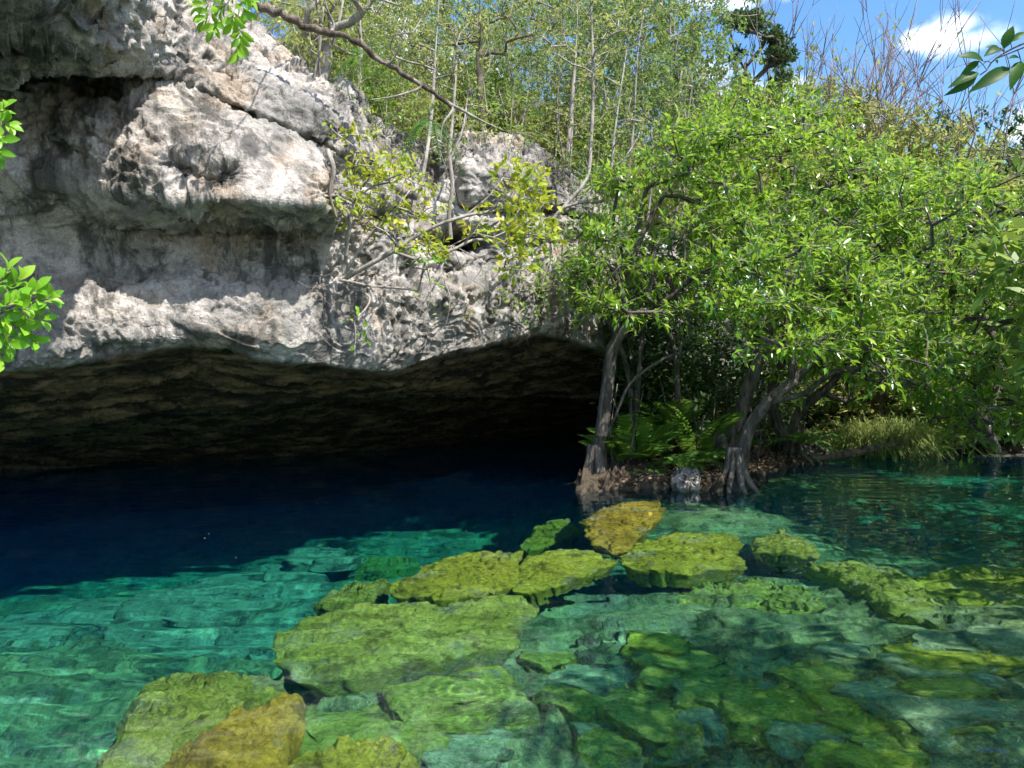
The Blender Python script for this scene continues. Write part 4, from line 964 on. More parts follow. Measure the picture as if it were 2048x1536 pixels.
# distinct trunks on the cliff edge
def edge_tree(label, limbs_px, r_base, leafpts, seed, bark=BARK_PALE, per=6, L=(.06, .10), mat=LF_DRY, name='cliff_edge_tree', group='trees rooted on the cliff edge', r_tip=.006, single=None, ratio=.42, sub=2, sublen=.22):
    r = np.random.default_rng(seed)
    limbs = [smooth_poly([P(*q) for q in l], max(10, 5 * len(l))) for l in limbs_px]
    base = limbs[0][0].copy()
    T = []
    for (cx, cy_, rx, ry, D, n) in leafpts:
        a = r.uniform(0, 6.28, n); q = np.sqrt(r.random(n)); dd = D + r.uniform(-.5, .5, n)
        T.append(np.stack([(cx + rx * q * np.cos(a) - 1024) / F * dd, dd, H + (768 - cy_ - ry * q * np.sin(a)) / F * dd], 1))
    T = np.concatenate(T) if T else np.zeros((0, 3))
    Nn, par, tips = grow(limbs, T, .2, .06, seed)
    ends = [i for i in range(len(Nn)) if i not in set(par.tolist())]
    tips_all = np.unique(np.r_[tips, np.array(ends, int)]).astype(int)
    t = empty(name, base, label, 'tree' if 'tree' in name else 'shrub', group)
    W, Lf = Buf(), Buf(); wood(Nn - base, par, tips_all, r_tip, r_base, W, .55, kmax=10)
    link('trunk', W.mesh('trunk', bark), t)
    if len(tips):
        b, d, nr, Ls, Wd = spray(r, Nn - base, par, tips, per, L, ratio, sub, sublen, .5, 1.1, .25)
        if single is not None:
            pk = r.permutation(len(b))
            for i in pk[:300]: place_leaf(single, t, b[i], d[i], nr[i], Ls[i])
            rest = pk[300:]
            if len(rest):
                leaves(Lf, b[rest], d[rest], nr[rest], Ls[rest], Ls[rest] * .46, np.clip(r.normal(.5, .25, len(rest)), 0, 1)); link('crown', Lf.mesh('crown', LF_YEL_A), t, kind='stuff')
        else:
            leaves(Lf, b, d, nr, Ls, Wd, np.clip(r.normal(.5, .25, len(b)), 0, 1), hi=False)
            link('crown', Lf.mesh('crown', mat), t, kind='stuff')
    return t
edge_tree('thick pale forked trunk leaning right at the top of the cliff', [[(640, 172, 11.4), (655, 110, 11.4), (665, 60, 11.3), (700, 45, 11.2), (735, 15, 11.1), (765, -40, 11.0)], [(655, 110, 11.4), (640, 50, 11.4), (625, -30, 11.4)], [(650, 140, 11.4), (672, 70, 11.5), (690, -20, 11.6)]], .10, [(700, -20, 120, 60, 11.2, 40), (620, 30, 60, 50, 11.3, 16)], 201)
edge_tree('straight pale pole tree above the block with the long crack', [[(718, 195, 12.2), (722, 120, 12.2), (720, 40, 12.2), (716, -60, 12.2)]], .035, [(720, 40, 80, 70, 12.2, 30)], 202)
edge_tree('grey stem with a hooked root gripping the rounded boulder', [[(1105, 440, 13.6), (1140, 400, 13.6), (1172, 360, 13.7), (1182, 280, 13.8), (1186, 150, 13.9), (1180, -40, 14.0)], [(1120, 418, 13.6), (1165, 404, 13.5), (1205, 402, 13.5), (1218, 360, 13.6), (1230, 260, 13.8), (1250, 120, 14)]], .045, [(1200, 60, 110, 120, 13.9, 60), (1240, 260, 70, 70, 13.8, 30)], 203)
edge_tree('tall straight grey tree at the end of the boulder', [[(1132, 335, 15.6), (1140, 250, 15.6), (1150, 120, 15.6), (1158, -60, 15.6)]], .045, [(1150, 40, 120, 110, 15.6, 60), (1150, 200, 90, 60, 15.6, 24)], 204)
edge_tree('dark upright trunk standing behind the rounded boulder', [[(965, 262, 14.8), (960, 180, 14.8), (958, 80, 14.8), (962, -50, 14.8)]], .06, [(960, 40, 140, 90, 14.8, 60)], 205, bark=BARK_DARK)
edge_tree('crooked grey tree hanging its roots down the rock cleft', [[(902, 478, 11.9), (898, 430, 11.9), (905, 370, 11.9), (900, 320, 12.0), (905, 240, 12.3), (912, 120, 12.5), (905, -30, 12.6)], [(900, 320, 12.0), (925, 260, 12.2), (935, 190, 12.4)], [(905, 370, 11.9), (880, 300, 12.1), (868, 240, 12.3)]], .035, [(910, 100, 90, 90, 12.5, 40), (930, 220, 50, 40, 12.4, 16)], 206)
edge_tree('pale sapling rising from the notch between block and boulder', [[(835, 410, 11.5), (850, 330, 11.6), (862, 240, 11.9), (870, 120, 12.1), (880, -30, 12.2)], [(835, 410, 11.5), (815, 460, 11.2), (812, 500, 11.1)]], .03, [(870, 90, 90, 90, 12.1, 40)], 207)
edge_tree('bunch of thin grey stems sprouting at the top of the slope', [[(625, 170, 11.2), (622, 100, 11.2), (612, 20, 11.2), (600, -40, 11.2)], [(625, 170, 11.2), (640, 90, 11.1), (648, 0, 11.0)], [(625, 170, 11.2), (600, 110, 11.2), (585, 40, 11.2)]], .028, [(600, 40, 60, 60, 11.2, 24)], 208)

GT = 'tangled thickets along the cliff edge'
for k, (x_, y_, D_, lab) in enumerate([(590, 118, 11.6, 'tangle of thin twigs and small leaves at the head of the slope'), (690, 175, 11.9, 'twiggy tangle beside the straight pole tree'), (770, 262, 12.2, 'twiggy tangle spilling into the notch above the shrub'), (850, 300, 12.9, 'twiggy tangle behind the notch sapling'),
                                       (930, 280, 13.6, 'dry twigs heaped on the left shoulder of the rounded boulder'), (1020, 275, 14.4, 'dry twigs along the crown of the rounded boulder'), (1110, 335, 15.0, 'twiggy tangle at the right shoulder of the rounded boulder'), (1190, 400, 15.4, 'twiggy tangle beside the hooked root'), (1225, 470, 15.3, 'leafy tangle where the wall meets the mangrove')]):
    edge_tree(lab, [[(x_, y_ + 12, D_), (x_ - 8, y_ - 40, D_), (x_ - 22, y_ - 95, D_)], [(x_, y_ + 12, D_), (x_ + 18, y_ - 30, D_), (x_ + 48, y_ - 80, D_ - .1)], [(x_, y_ + 12, D_), (x_ - 34, y_ - 10, D_ - .2), (x_ - 58, y_ + 14, D_ - .3)], [(x_, y_ + 12, D_), (x_ + 4, y_ - 60, D_ + .2), (x_ + 10, y_ - 120, D_ + .3)]],
              .02, [(x_, y_ - 45, 75, 60, D_, 46), (x_ - 10, y_ + 8, 70, 26, D_ - .2, 16)], 700 + k, name='cliff_tangle_shrub', group=GT, mat=(LF_DRY, LF_DRY2, LF_BROAD)[k % 3], r_tip=.0035, per=4, L=(.06, .12), sub=2, sublen=.25)
# dead branch lying across the cliff top
def dead_branch():
    pts = smooth_poly([P(500, 5, 9.6), P(560, 28, 9.7), P(640, 62, 9.9), P(690, 72, 10.0), P(760, 118, 10.2), P(840, 168, 10.4), P(905, 212, 10.6)], 40)
    base = pts[-1].copy(); t = empty('dead_branch', base, 'long bare dark dead branch slanting down across the cliff-top trees', 'branch')
    W = Buf(); rr_ = np.random.default_rng(4); pts = pts + rr_.normal(0, .012, pts.shape)
    tube(W, pts - base, np.interp(np.linspace(0, 1, 40), [0, .35, 1], [.05, .045, .028]) * (1 + .12 * rr_.normal(0, 1, 40)), 10)
    link('limb', W.mesh('limb', BARK_DARK), t)
    for (k, l) in [(14, [(668, 52, 10.0), (655, 20, 9.9), (645, -30, 9.8)]), (22, [(775, 128, 10.2), (800, 90, 10.1), (810, 40, 10.0)]), (36, [(905, 212, 10.6), (885, 250, 10.5), (880, 290, 10.5)]), (38, [(908, 212, 10.6), (960, 240, 10.6), (1010, 262, 10.7)]), (30, [(842, 170, 10.4), (800, 190, 10.3), (740, 200, 10.2)])]:
        b = Buf(); p = smooth_poly([pts[k]] + [P(*q) for q in l], 12); tube(b, p - base, np.linspace(.026, .006, 12), 6); link('twig', b.mesh('twig', BARK_PALE), t)
dead_branch()

# ------------------------------------------------------------------ shrub clinging to the cliff face, single leaves
YLEAF = single_leaf_mesh('cliff_shrub_leaf', LF_YEL, .5, .12)
GLEAF = single_leaf_mesh('fresh_leaf', LF_SHRUB, .46, .10, True)
edge_tree('sprawling pale-branched shrub with yellowish leaves reaching right across the cliff face',
          [[(686, 560, 9.9), (720, 540, 9.7), (790, 500, 9.6), (850, 462, 9.6), (930, 432, 9.7), (1000, 418, 9.9), (1050, 395, 10.0)], [(790, 505, 9.6), (850, 520, 9.5), (905, 500, 9.5), (950, 480, 9.6), (1000, 490, 9.7), (1020, 530, 9.7)], [(930, 432, 9.7), (980, 390, 9.8), (1010, 350, 9.9)]],
          .032, [(1040, 350, 45, 26, 9.9, 27), (1070, 400, 40, 40, 10, 30), (1060, 460, 50, 36, 9.9, 27), (1000, 430, 60, 40, 9.8, 15), (1030, 530, 26, 20, 9.7, 12), (980, 480, 50, 22, 9.6, 15), (870, 495, 24, 22, 9.5, 15)],
          301, name='cliff_shrub', group='shrubs clinging to the cliff face', single=YLEAF, L=(.09, .14), r_tip=.005, per=3, sublen=.16)
edge_tree('leafy tangle of grey stems rooted under the jutting block',
          [[(690, 545, 9.75), (695, 480, 9.7), (705, 420, 9.7), (715, 360, 9.8), (735, 320, 9.9)], [(690, 545, 9.75), (740, 470, 9.6), (790, 420, 9.7), (820, 380, 9.8)], [(690, 540, 9.75), (640, 552, 9.6), (600, 548, 9.5)], [(700, 520, 9.7), (665, 480, 9.6), (680, 440, 9.6)]],
          .036, [(740, 345, 60, 34, 9.8, 32), (790, 345, 45, 20, 9.8, 22), (700, 400, 50, 50, 9.7, 25), (770, 430, 60, 40, 9.7, 28), (840, 400, 40, 40, 9.8, 19), (700, 260, 40, 40, 10.2, 16), (820, 480, 40, 25, 9.6, 12)],
          302, name='cliff_shrub', group='shrubs clinging to the cliff face', single=YLEAF, L=(.07, .12), r_tip=.005, per=3, sublen=.18)
edge_tree('bare twiggy stems trailing down over the sunlit lip of the cave',
          [[(680, 560, 9.7), (730, 570, 9.55), (800, 590, 9.5), (850, 625, 9.5), (880, 675, 9.5)], [(690, 565, 9.7), (740, 600, 9.5), (700, 640, 9.3), (650, 600, 9.3)], [(680, 560, 9.7), (620, 575, 9.5), (590, 560, 9.4)], [(730, 570, 9.55), (855, 600, 9.5), (845, 660, 9.5)], [(850, 520, 9.5), (862, 580, 9.45), (845, 650, 9.4)], [(910, 500, 9.5), (930, 560, 9.5), (925, 640, 9.5)]],
          .022, [(715, 640, 26, 20, 9.2, 4), (720, 690, 20, 14, 9.2, 3), (935, 640, 12, 8, 9.4, 1), (860, 560, 20, 14, 9.4, 3), (845, 525, 26, 16, 9.4, 6)],
          303, name='cliff_shrub', group='shrubs clinging to the cliff face', single=GLEAF, L=(.08, .12), r_tip=.004, per=2, sublen=.08, sub=1)

edge_tree('thin-stemmed leafy shrub hanging down the wall left of the mangrove',
          [[(1120, 470, 13.3), (1100, 520, 13.0), (1085, 570, 12.8), (1090, 620, 12.7)], [(1120, 470, 13.3), (1150, 520, 13.0), (1170, 590, 12.9)], [(1100, 520, 13.0), (1050, 560, 12.6), (1030, 610, 12.5)], [(1120, 470, 13.3), (1140, 440, 13.1), (1100, 425, 13.0)]],
          .022, [(1090, 540, 70, 50, 12.8, 40), (1150, 560, 50, 60, 12.9, 34), (1050, 600, 40, 36, 12.6, 14), (1120, 450, 60, 26, 13.1, 20)],
          304, name='cliff_shrub', group='shrubs clinging to the cliff face', mat=LF_BROAD, L=(.07, .13), r_tip=.0035, per=4, sublen=.2)
edge_tree('fine bare twigs fanning over the middle of the cliff wall',
          [[(905, 490, 11.6), (880, 540, 11.3), (850, 590, 11.0), (835, 650, 10.9)], [(905, 490, 11.6), (930, 550, 11.4), (960, 610, 11.5)], [(905, 490, 11.6), (960, 520, 11.6), (1020, 560, 11.9)], [(880, 540, 11.3), (900, 600, 11.1), (890, 660, 11.1)], [(930, 550, 11.4), (985, 590, 11.6), (1000, 650, 11.8)]],
          .014, [(880, 600, 60, 60, 11.1, 16), (970, 580, 60, 50, 11.6, 16)],
          305, name='cliff_shrub', group='shrubs clinging to the cliff face', mat=LF_DRY, L=(.05, .10), r_tip=.003, per=2, sub=1, sublen=.2)
# roots draped over the rock at the right end of the wall
GROOT = 'roots draped over the cliff'
for k, (l, r0, lab) in enumerate([([(655, 300, 9.6), (668, 340, 9.5), (660, 390, 9.5), (675, 440, 9.6)], .035, 'gnarled root hugging the side of the jutting block'),
                            ([(1085, 430, 13.4), (1060, 470, 13.1), (1040, 500, 12.9), (1010, 520, 12.6), (985, 560, 12.3)], .05, 'brown root mat hanging from the boulder foot'),
                            ([(690, 170, 11.6), (700, 230, 11.2), (715, 280, 10.9), (705, 330, 10.6)], .03, 'grey root running down beside the long crack')]):
    pts = smooth_poly([P(*q) for q in l], 20); W = Buf(); base = pts[0].copy(); tube(W, pts - base, np.linspace(r0, r0 * .4, 20), 8)
    o = link('hanging_root', W.mesh('hanging_root', BARK_PALE), label=lab, category='root', group=GROOT); o.location = base

# ------------------------------------------------------------------ ferns, palms, grass, log, litter
def frond(buf, wb, base, d, L, n, leaf, r, arch=.5, rn=.5):
    d = np.asarray(d, float); s = np.linspace(0, 1, n)
    hd = unit(np.array([d[0], d[1], 0.0])); 
    pts = base + np.outer(s * L, d) - np.outer(arch * L * s ** 2.2, [0, 0, 1.0]) + np.outer(.15 * L * s * (1 - s), [0, 0, 1])
    tg = unit(np.gradient(pts, axis=0)); side = unit(np.cross(tg, [0, 0, 1.0])); upn = np.cross(side, tg)
    tube(wb, pts, np.linspace(.010, .003, n) * max(.6, L), 3)
    ln = leaf * np.sin(np.pi * np.clip(s * .88 + .10, 0, 1)) ** .7
    for sg in (-1, 1):
        k = slice(2, n)
        leaves(buf, pts[k], unit(side[k] * sg + tg[k] * .55 - np.array([0, 0, .12])), upn[k] + r.normal(0, .18, (n - 2, 3)), ln[k], ln[k] * .2, np.clip(rn + r.normal(0, .15, n - 2), 0, 1), hi=False)
def fern(name, label, px, py, D, nf, L, leaf, seed, group, z=None, mat=LF_FERN, up=(.5, 1.1), cat='fern', nseg=22, arch=.55):
    r = np.random.default_rng(seed); base = P(px, py, D)
    if z is not None: base[2] = z
    t = empty(name, base, label, cat, group); 
    for k in range(nf):
        lb, wb = Buf(), Buf(); a = 2 * math.pi * (k + r.uniform(-.3, .3)) / nf
        d = unit(np.array([math.cos(a), math.sin(a), r.uniform(*up)]))
        arch_ = arch * (.55 if cat == 'palm' else 1)
        frond(lb, wb, np.zeros(3), d, L * r.uniform(.75, 1.15), nseg, leaf, r, arch_, r.uniform(.3, .75))
        f = link('frond', lb.mesh('frond', mat), t, **({'kind': 'stuff'} if cat == 'spray' else {})); link('stalk', wb.mesh('stalk', mat), f)
    return t
GF = 'ferns on the mangrove bank'
fern('palm_fern', 'tall arching palm frond clump between the twin stems and the fern bed', 1275, 930, 14.2, 11, 1.9, .42, 401, GF, .15, up=(.9, 2.2), cat='palm', nseg=26)
fern('palm_fern', 'bright palm clump rising behind the twin-stemmed mangrove', 1330, 900, 15.5, 10, 2.2, .45, 402, GF, .15, up=(1.0, 2.4), cat='palm', nseg=26)
fern('swamp_fern', 'dark green fern spreading in front of the fluted dark trunk', 1370, 930, 13.6, 10, 1.0, .22, 403, GF, .2)
fern('swamp_fern', 'fern with drooping fronds against the foot of the dark trunk', 1420, 905, 14.0, 10, 1.0, .22, 404, GF, .3)
fern('swamp_fern', 'fern hanging over the narrow channel behind the littered bank', 1612, 880, 16.2, 10, 1.1, .25, 405, GF, .45)
fern('palm_fern', 'leaning palm clump between the dark trunk and the bright palms', 1395, 915, 14.9, 10, 2.0, .42, 411, GF, .15, up=(.9, 2.0), cat='palm', nseg=26)
fern('palm_fern', 'low palm clump tucked close against the twin stems', 1250, 945, 13.9, 9, 1.5, .36, 412, GF, .1, up=(.8, 2.2), cat='palm', nseg=24)
fern('swamp_fern', 'small fern at the left end of the bank', 1290, 950, 13.4, 8, .7, .17, 406, GF, .15)
fern('swamp_fern', 'fern at the muddy shore under the low hanging branches', 1960, 890, 19.5, 10, 1.4, .3, 407, GF, .2)
fern('palm_fern', 'palm clump on the muddy shore at the right edge', 2035, 880, 20.5, 10, 2.0, .4, 408, GF, .25, up=(.8, 2.0), cat='palm')
fern('swamp_fern', 'fern in the shade behind the two crooked stems', 1490, 890, 17.0, 9, 1.2, .26, 409, GF, .2)
def tussock(px, py, D, n, L, seed, label):
    r = np.random.default_rng(seed); base = P(px, py, D); base[2] = .15; t = empty('grass_tussock', base, label, 'grass', None)
    a = r.uniform(0, 6.28, n); e = r.uniform(.5, 1.5, n); d0 = np.stack([np.cos(a) * np.cos(e), np.sin(a) * np.cos(e), np.sin(e)], 1)
    s = np.linspace(0, 1, 6); ln = L * r.uniform(.6, 1.15, n)
    c = (r.normal(0, .28, (n, 3)) * np.array([1.6, 1, .3]))[:, None] + d0[:, None] * (s[None, :, None] * ln[:, None, None]) - np.array([0, 0, 1.0]) * (.75 * ln[:, None] * s[None] ** 2.4)[..., None]
    w = (.011 * (1 - s ** 2) + .001)[None, :, None]; side = unit(np.cross(d0, [0, 0, 1.0]))[:, None]
    V = np.stack([c - side * w, c + side * w], 2).reshape(-1, 3); i = (np.arange(n) * 12)[:, None] + np.arange(5)[None] * 2
    q = np.stack([i, i + 1, i + 3, i + 2], -1).reshape(-1, 4); b = Buf(); b.add(V, [q], np.repeat(np.clip(r.normal(.5, .25, n), 0, 1), 12))
    link('blades', b.mesh('blades', LF_GRASS), t, kind='stuff')
tussock(1775, 880, 18.6, 2200, 1.9, 501, 'shaggy pale grass tussock on the far shore behind the fallen log')

def fallen_log():
    pts = smooth_poly([P(1535, 928, 16.6), P(1600, 921, 16.8), P(1660, 912, 17.0), P(1740, 898, 17.4), P(1812, 884, 17.9)], 40); rr_ = np.random.default_rng(9)
    pts[:, 2] = np.maximum(pts[:, 2], .02); base = pts[0].copy()
    t = empty('fallen_log', base, 'dark fallen log slanting out of the water beyond the bank', 'log')
    W = Buf(); tube(W, pts - base + rr_.normal(0, .008, pts.shape), np.interp(np.linspace(0, 1, 40), [0, .3, 1], [.12, .105, .065]) * (1 + .07 * rr_.normal(0, 1, 40)), 12); link('trunk', W.mesh('trunk', BARK_DARK), t)
    for k, q in ((14, (.0, -.1, .16)), (24, (.05, -.12, .12)), (33, (-.05, -.1, .15))):
        b = Buf(); p = smooth_poly([pts[k], pts[k] + np.array(q) * .7, pts[k] + np.array(q) * 1.5 + [.04, 0, .02]], 6); tube(b, p - base, np.linspace(.05, .02, 6), 6); link('branch_stub', b.mesh('branch_stub', BARK_DARK), t)
    b = Buf(); n = 8; a = np.linspace(0, 6.28, n, endpoint=False); e = pts[-1] - base; tg = unit(pts[-1] - pts[-2])
fallen_log()

def litter():
    r = np.random.default_rng(12); b = Buf(); n = 1500
    q = in_poly([(1235, 968), (1350, 962), (1440, 965), (1500, 945), (1600, 918), (1640, 902), (1600, 890), (1450, 892), (1320, 905), (1240, 925)], n, r)
    pos = np.array([Pz(a, c, .2) for a, c in q]); pos[:, 2] = .13 + r.uniform(0, .16, n)
    dd = unit(r.normal(0, 1, (n, 3)) * np.array([1, 1, .35])); leaves(b, pos, dd, np.array([0, 0, 1.0]) + r.normal(0, .5, (n, 3)), r.uniform(.06, .14, n), r.uniform(.03, .06, n), r.random(n))
    link('leaf_litter', b.mesh('leaf_litter', LF_LITTER), kind='stuff', label='brown fallen leaves covering the bank between the mangroves')
    b = Buf(); n = 34
    q = np.c_[r.uniform(80, 1500, n), r.uniform(900, 1500, n) ]; q[:30, 1] = r.uniform(900, 1140, 30)
    pos = np.array([Pz(a, c, .006) for a, c in q]); dd = unit(r.normal(0, 1, (n, 3)) * np.array([1, 1, .02]))
    leaves(b, pos, dd, np.tile([0, 0, 1.0], (n, 1)), r.uniform(.012, .03, n), r.uniform(.008, .016, n), r.random(n), hi=False)
    link('floating_debris', b.mesh('floating_debris', DRIFT), kind='stuff', label='tiny pale leaf scraps drifting on the water')
litter()
# stone on the bank
slab('bank_stone', [(1340, 962), (1352, 942), (1375, 936), (1398, 948), (1402, 962), (1370, 968)], .16, .4, ROCK, 140, (0, 0), .05, .06, 'pale lump of limestone at the edge of the littered bank', 'stone')
slab('bank_stone', [(1232, 942), (1245, 915), (1262, 905), (1275, 925), (1270, 945)], .30, .5, ROCK, 141, (0, .3), .06, .06, 'upright pale stone among the roots near the twin stems', 'stone')

def bank_roots():
    r = np.random.default_rng(31)
    for k in range(30):
        px = r.uniform(1225, 1620); py = np.interp(px, [1225, 1450, 1620], [950, 930, 905]) + r.uniform(-16, 14); b0 = Pz(px, py, .05); W = Buf()
        h = r.uniform(.5, 1.9); tp = b0 + np.array([r.normal(0, .35), r.normal(0, .3), h]); md = (b0 + tp) / 2 + r.normal(0, .08, 3)
        pts = smooth_poly([b0 - [0, 0, .2], md, tp], 12); tube(W, pts - b0, np.linspace(r.uniform(.018, .035), .008, 12), 6)
        o = link('thin_stem', W.mesh('thin_stem', BARK_MANG), label='thin bent stem rising from the littered bank between the mangroves', category='stem', group='thin stems on the bank'); o.location = b0
bank_roots()
# undergrowth behind the mangroves, its leaves coloured dark to deepen the shadow gaps
def undergrowth():
    r = np.random.default_rng(21); W, Lf = Buf(), Buf()
    q = in_poly([(1215, 620), (1300, 480), (1500, 400), (1900, 420), (2300, 480), (2300, 880), (1700, 870), (1480, 840), (1260, 820)], 2600, r); q = np.concatenate([q, in_poly([(1240, 720), (1500, 700), (2300, 700), (2300, 880), (1700, 880), (1480, 860), (1260, 840)], 1300, r)])
    D = np.clip(D0(q[:, 0]) - r.uniform(.3, 4.0, len(q)), 15.5, 26)
    pos = np.stack([(q[:, 0] - 1024) / F * D, D, H + (768 - q[:, 1]) / F * D], 1); m = len(pos); per = 14
    b = np.repeat(pos, per, 0) + r.normal(0, .28, (m * per, 3)); d = unit(r.normal(0, 1, (m * per, 3)) * np.array([1, 1, .6])); L = r.uniform(.12, .22, m * per)
    leaves(Lf, b, d, np.array([0, 0, .8]) + r.normal(0, .5, (m * per, 3)), L, L * .4, np.clip(r.normal(.4, .25, m * per), 0, 1), hi=False)
    link('undergrowth', Lf.mesh('undergrowth', LF_DARK), kind='stuff', label='dark tangled undergrowth behind the mangroves')
    G = 'shaded stems behind the mangroves'
    for k in range(26):
        px = r.uniform(1235, 2040); d_ = float(np.clip(D0(px) - r.uniform(.5, 4), 15.2, 23)); W = Buf()
        b0 = P(px, 880, d_); b0[2] = -.1; hgt = r.uniform(2.2, 4.5); pts = smooth_poly([b0, b0 + [r.normal(0, .2), r.normal(0, .2), hgt * .5], b0 + [r.normal(0, .5), r.normal(0, .4), hgt]], 12)
        tube(W, pts - b0, np.linspace(r.uniform(.05, .09), .03, 12), 7)
        o = link('shaded_stem', W.mesh('shaded_stem', BARK_MANG), label='thin grey stem standing in the shade behind the mangroves', category='stem', group=G); o.location = b0
undergrowth()

# ------------------------------------------------------------------ near leaves framing the view
def near_branch():
    """dark branch tip with long pointed leaves, close to the lens at the upper right"""
    D = 2.6; tw = [(2080, 75), (2040, 90), (2005, 108), (1985, 122), (1972, 142), (1960, 150)]
    base = np.array([6.6, 1.6, .1]); root = empty('overhanging_tree', base, 'overhanging tree beside the viewer, its dark branch tip with pointed leaves against the sky', 'tree')
    r = np.random.default_rng(77); tipb = P(2260, 40, D + .1)
    limbs = [smooth_poly([base, base + [-.1, .1, 1.6], base + [-.3, .3, 3.4], base + [-.6, .5, 5.4]], 14), smooth_poly([base + [-.2, .2, 2.4], base + [-1.6, .6, 3.0], (base + [-2.6, .9, 3.1]), tipb], 16), smooth_poly([base + [-.3, .3, 3.2], base + [-1.6, 1.2, 4.8], base + [-2.2, 1.8, 6.2]], 12), smooth_poly([base + [-.3, .3, 3.0], base + [1.0, -.6, 4.6]], 10)]
    v = unit(r.normal(0, 1, (230, 3))) * (r.random((230, 1)) ** .4); T = np.array([5.5, 1.3, 6.5]) + v * np.array([2.1, 1.9, 1.2]); T = clumpy(T, r, 9, .5)
    Nn, par, tips = grow(limbs, T, .25, .06, 77); W = Buf(); wood(Nn - base, par, tips, .006, .13, W); link('trunk', W.mesh('trunk', BARK_MANG), root)
    Lf = Buf(); b_, d_, n_, L_, W_ = spray(r, Nn - base, par, tips, 7, (.12, .2), .42, 3, .3, .8, 1.0, .1); leaves(Lf, b_, d_, n_, L_, W_, np.clip(r.normal(.5, .25, len(b_)), 0, 1)); link('crown', Lf.mesh('crown', LF_MANG), root, kind='stuff')
    t = bpy.data.objects.new('branch', None); COL.objects.link(t); t.parent = root
    W = Buf(); pts = smooth_poly([P(2260, 40, D + .1)] + [P(a, b, D) for a, b in tw], 24); tube(W, pts - base, np.linspace(.007, .0022, 24), 7); link('twig', W.mesh('twig', BARK_DARK), t)
    W = Buf(); pts2 = smooth_poly([P(2260, 60, D + .05), P(2080, 82, D - .03), P(2040, 98, D - .02), P(1990, 118, D)], 16); tube(W, pts2 - base, np.linspace(.006, .002, 16), 7); link('twig', W.mesh('twig', BARK_DARK), t)
    # (base px, tip px, width ratio, how far the tip comes towards the viewer, facing)
    LV = [((1968, 124), (1918, 109), .40, .02, (.2, -.8, .5)), ((1958, 122), (1921, 150), .30, -.01, (0, -1, .2)), ((2008, 98), (2026, 50), .42, .02, (-.5, -.8, .2)), ((2000, 100), (1972, 92), .38, .0, (.2, -.9, .4)),
          ((2000, 96), (1970, 110), .4, .02, (0, -.9, .4)), ((1958, 146), (1898, 172), .26, .01, (.3, -.8, .5)), ((1954, 153), (1892, 191), .22, .0, (.2, -.9, -.2)), ((2020, 136), (1942, 180), .24, .02, (.2, -.9, .3)),
          ((2042, 122), (2021, 176), .30, .03, (-.5, -.8, .1)), ((2040, 118), (2018, 114), .3, .03, (.1, -.8, .6)), ((2020, 84), (2052, 62), .3, .0, (.3, -.9, .4)), ((2048, 122), (2090, 170), .3, .03, (.2, -.9, 0)), ((2050, 80), (2095, 40), .3, 0, (0, -.9, .4)), ((1990, 120), (1996, 127), .7, .0, (0, -1, .3))]
    me = None
    for k, (a, b, w, near, nr) in enumerate(LV):
        p0 = P(*a, D); p1 = P(*b, D - near); L = float(np.linalg.norm(p1 - p0)); me = single_leaf_mesh('branch_leaf', LF_NEAR, w * 1.15, .10)
        place_leaf(me, t, p0 - base, p1 - p0, nr, L)
        j = int(np.argmin(np.linalg.norm(np.concatenate([pts, pts2]) - p0, axis=1))); q = np.concatenate([pts, pts2])[j]
        if np.linalg.norm(q - p0) > .012:
            b_ = Buf(); tube(b_, np.array([q, (q + p0) / 2 + [0, 0, .004], p0]) - base, [.0014, .0013, .0016], 5); link('petiole', b_.mesh('petiole', BARK_DARK), t)
near_branch()

def near_shrub(label, limbs_px, clusters, L, seed, base_px, mat_mesh, nper=7):
    r = np.random.default_rng(seed); base = P(*base_px); t = empty('leafy_shrub', base, label, 'shrub', None)
    for l in limbs_px:
        W = Buf(); n_ = 6 * len(l); pts = smooth_poly([P(*q) for q in l], n_); tube(W, pts - base, np.linspace(.020 if len(l) > 4 else .010, .004, n_), 6); link('stem', W.mesh('stem', BARK_TWIG), t)
    for (cx, cy_, D, dx, dy, n) in clusters:
        p = P(cx, cy_, D); ax = unit(P(cx + dx, cy_ + dy, D - .05) - p); W = Buf()
        tube(W, np.array([p - ax * .16, p - ax * .08 + [0, 0, .006], p]) - base, [.004, .0035, .002], 4); link('stem', W.mesh('stem', BARK_TWIG), t)
        for k in range(n):
            s = k / n; pos = p - ax * .15 * s
            a = k * 2.4 + r.uniform(-.3, .3); u1 = unit(np.cross(ax, [0, 0, 1.0])); u2 = np.cross(u1, ax)
            rad = math.cos(a) * u1 + math.sin(a) * u2
            d = unit(ax * (.9 - .3 * s) + rad * (.45 + .4 * s) + np.array([0, 0, .1])); nr = unit(ax * .55 - rad * .8 + np.array([0, -.35, .8]) + r.normal(0, .2, 3))
            place_leaf(mat_mesh, t, pos - base, d, nr, L * r.uniform(.75, 1.2))
SLEAF = single_leaf_mesh('shrub_leaf', LF_SHRUB, .44, .10, True)
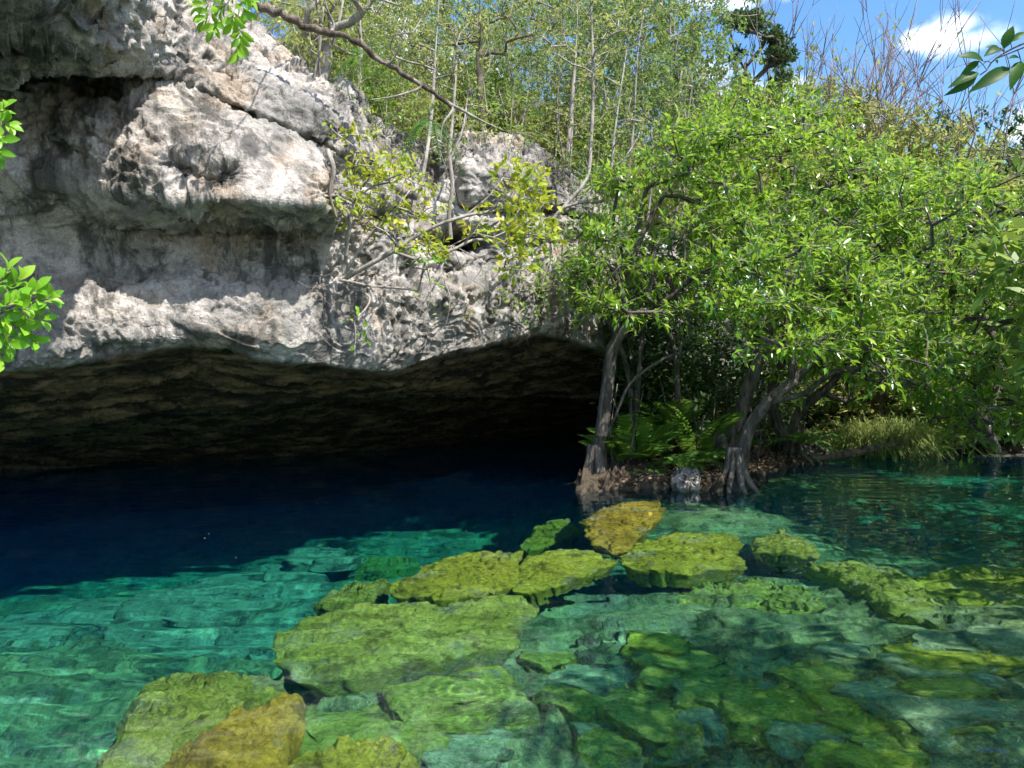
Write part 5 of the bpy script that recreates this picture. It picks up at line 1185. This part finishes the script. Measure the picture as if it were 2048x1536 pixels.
near_shrub('bright green leafy shrub poking in from the picture edge below the pale cliff band', [[(-489, 2006, 4.3), (-420, 1290, 4.3), (-200, 900, 4.3), (-120, 760, 4.2), (-40, 660, 4.1), (30, 610, 4.0), (90, 590, 4.0)], [(-120, 760, 4.2), (-40, 700, 4.1), (40, 680, 4.0)], [(-40, 660, 4.1), (-10, 580, 4.1), (20, 545, 4.0)]],
           [(40, 560, 4.0, 30, -30, 8), (75, 580, 3.95, 40, -25, 8), (105, 598, 3.95, 50, -12, 8), (90, 640, 3.95, 40, 5, 8), (60, 620, 3.9, 40, 0, 8), (30, 600, 3.9, 30, -20, 8), (10, 640, 3.9, 30, 10, 8), (45, 660, 3.95, 35, 15, 8), (70, 685, 4.0, 30, 25, 7), (20, 690, 3.9, 20, 25, 8), (-10, 600, 3.9, 20, -20, 7), (5, 720, 3.95, 10, 25, 6), (-20, 670, 3.9, 20, 10, 7), (15, 540, 4.0, 10, -30, 6), (-5, 560, 3.9, 10, -30, 6)], .105, 601, (-489, 2006, 4.3), SLEAF)
near_shrub('small sprig of bright leaves at the picture edge beside the shaded upper cliff', [[(-520, 2006, 4.35), (-500, 1200, 4.4), (-380, 620, 4.4), (-220, 420, 4.4), (-100, 340, 4.3), (-10, 280, 4.2), (10, 230, 4.2)]],
           [(10, 215, 4.2, 20, -20, 7), (20, 250, 4.2, 30, 5, 7), (5, 280, 4.15, 25, 12, 7), (0, 310, 4.2, 20, 20, 6), (-10, 240, 4.2, 20, -5, 6)], .10, 602, (-520, 2006, 4.35), SLEAF)
near_shrub('leafy spray hanging down over the cliff from the top picture edge', [[(640, 168, 11.3), (632, 0, 10.8), (605, -110, 9.6), (560, -120, 8.2), (510, -50, 8.0), (470, -10, 7.9), (440, 20, 7.9)], [(510, -50, 8.0), (480, 10, 7.9), (475, 60, 7.9)]],
           [(440, 20, 7.9, -25, 25, 8), (410, 40, 7.9, -20, 30, 8), (465, 45, 7.85, -5, 40, 8), (480, 75, 7.9, 0, 40, 7), (450, -5, 7.9, -30, 10, 8), (490, 25, 7.9, 15, 35, 7), (430, 60, 7.9, -10, 30, 6), (500, 0, 7.9, 20, 20, 7), (400, 15, 7.9, -20, 10, 6), (474, 105, 7.9, 0, 30, 5)], .16, 603, (640, 168, 11.3), SLEAF)
# feathery sprays
fern('feathery_spray', 'drooping feathery compound leaves hanging before the rounded boulder', 860, 240, 10.6, 6, .75, .13, 604, 'feathery sprays', mat=LF_FERN, up=(-.5, .3), cat='spray', arch=.8)
fern('feathery_spray', 'feathery compound leaves beside the forked trunk', 715, 110, 10.8, 6, .6, .11, 605, 'feathery sprays', mat=LF_FERN, up=(-.5, .4), cat='spray', arch=.8)
for o in scn.objects:
    if o.type == 'MESH' and o.name.split('.')[0] in ('cliff', 'pool_bed', 'sunken_boulder', 'drop_off_block', 'mossy_stone', 'bank', 'shore', 'bank_stone', 'trunk', 'root'):
        o.cycles.is_caustics_receiver = True
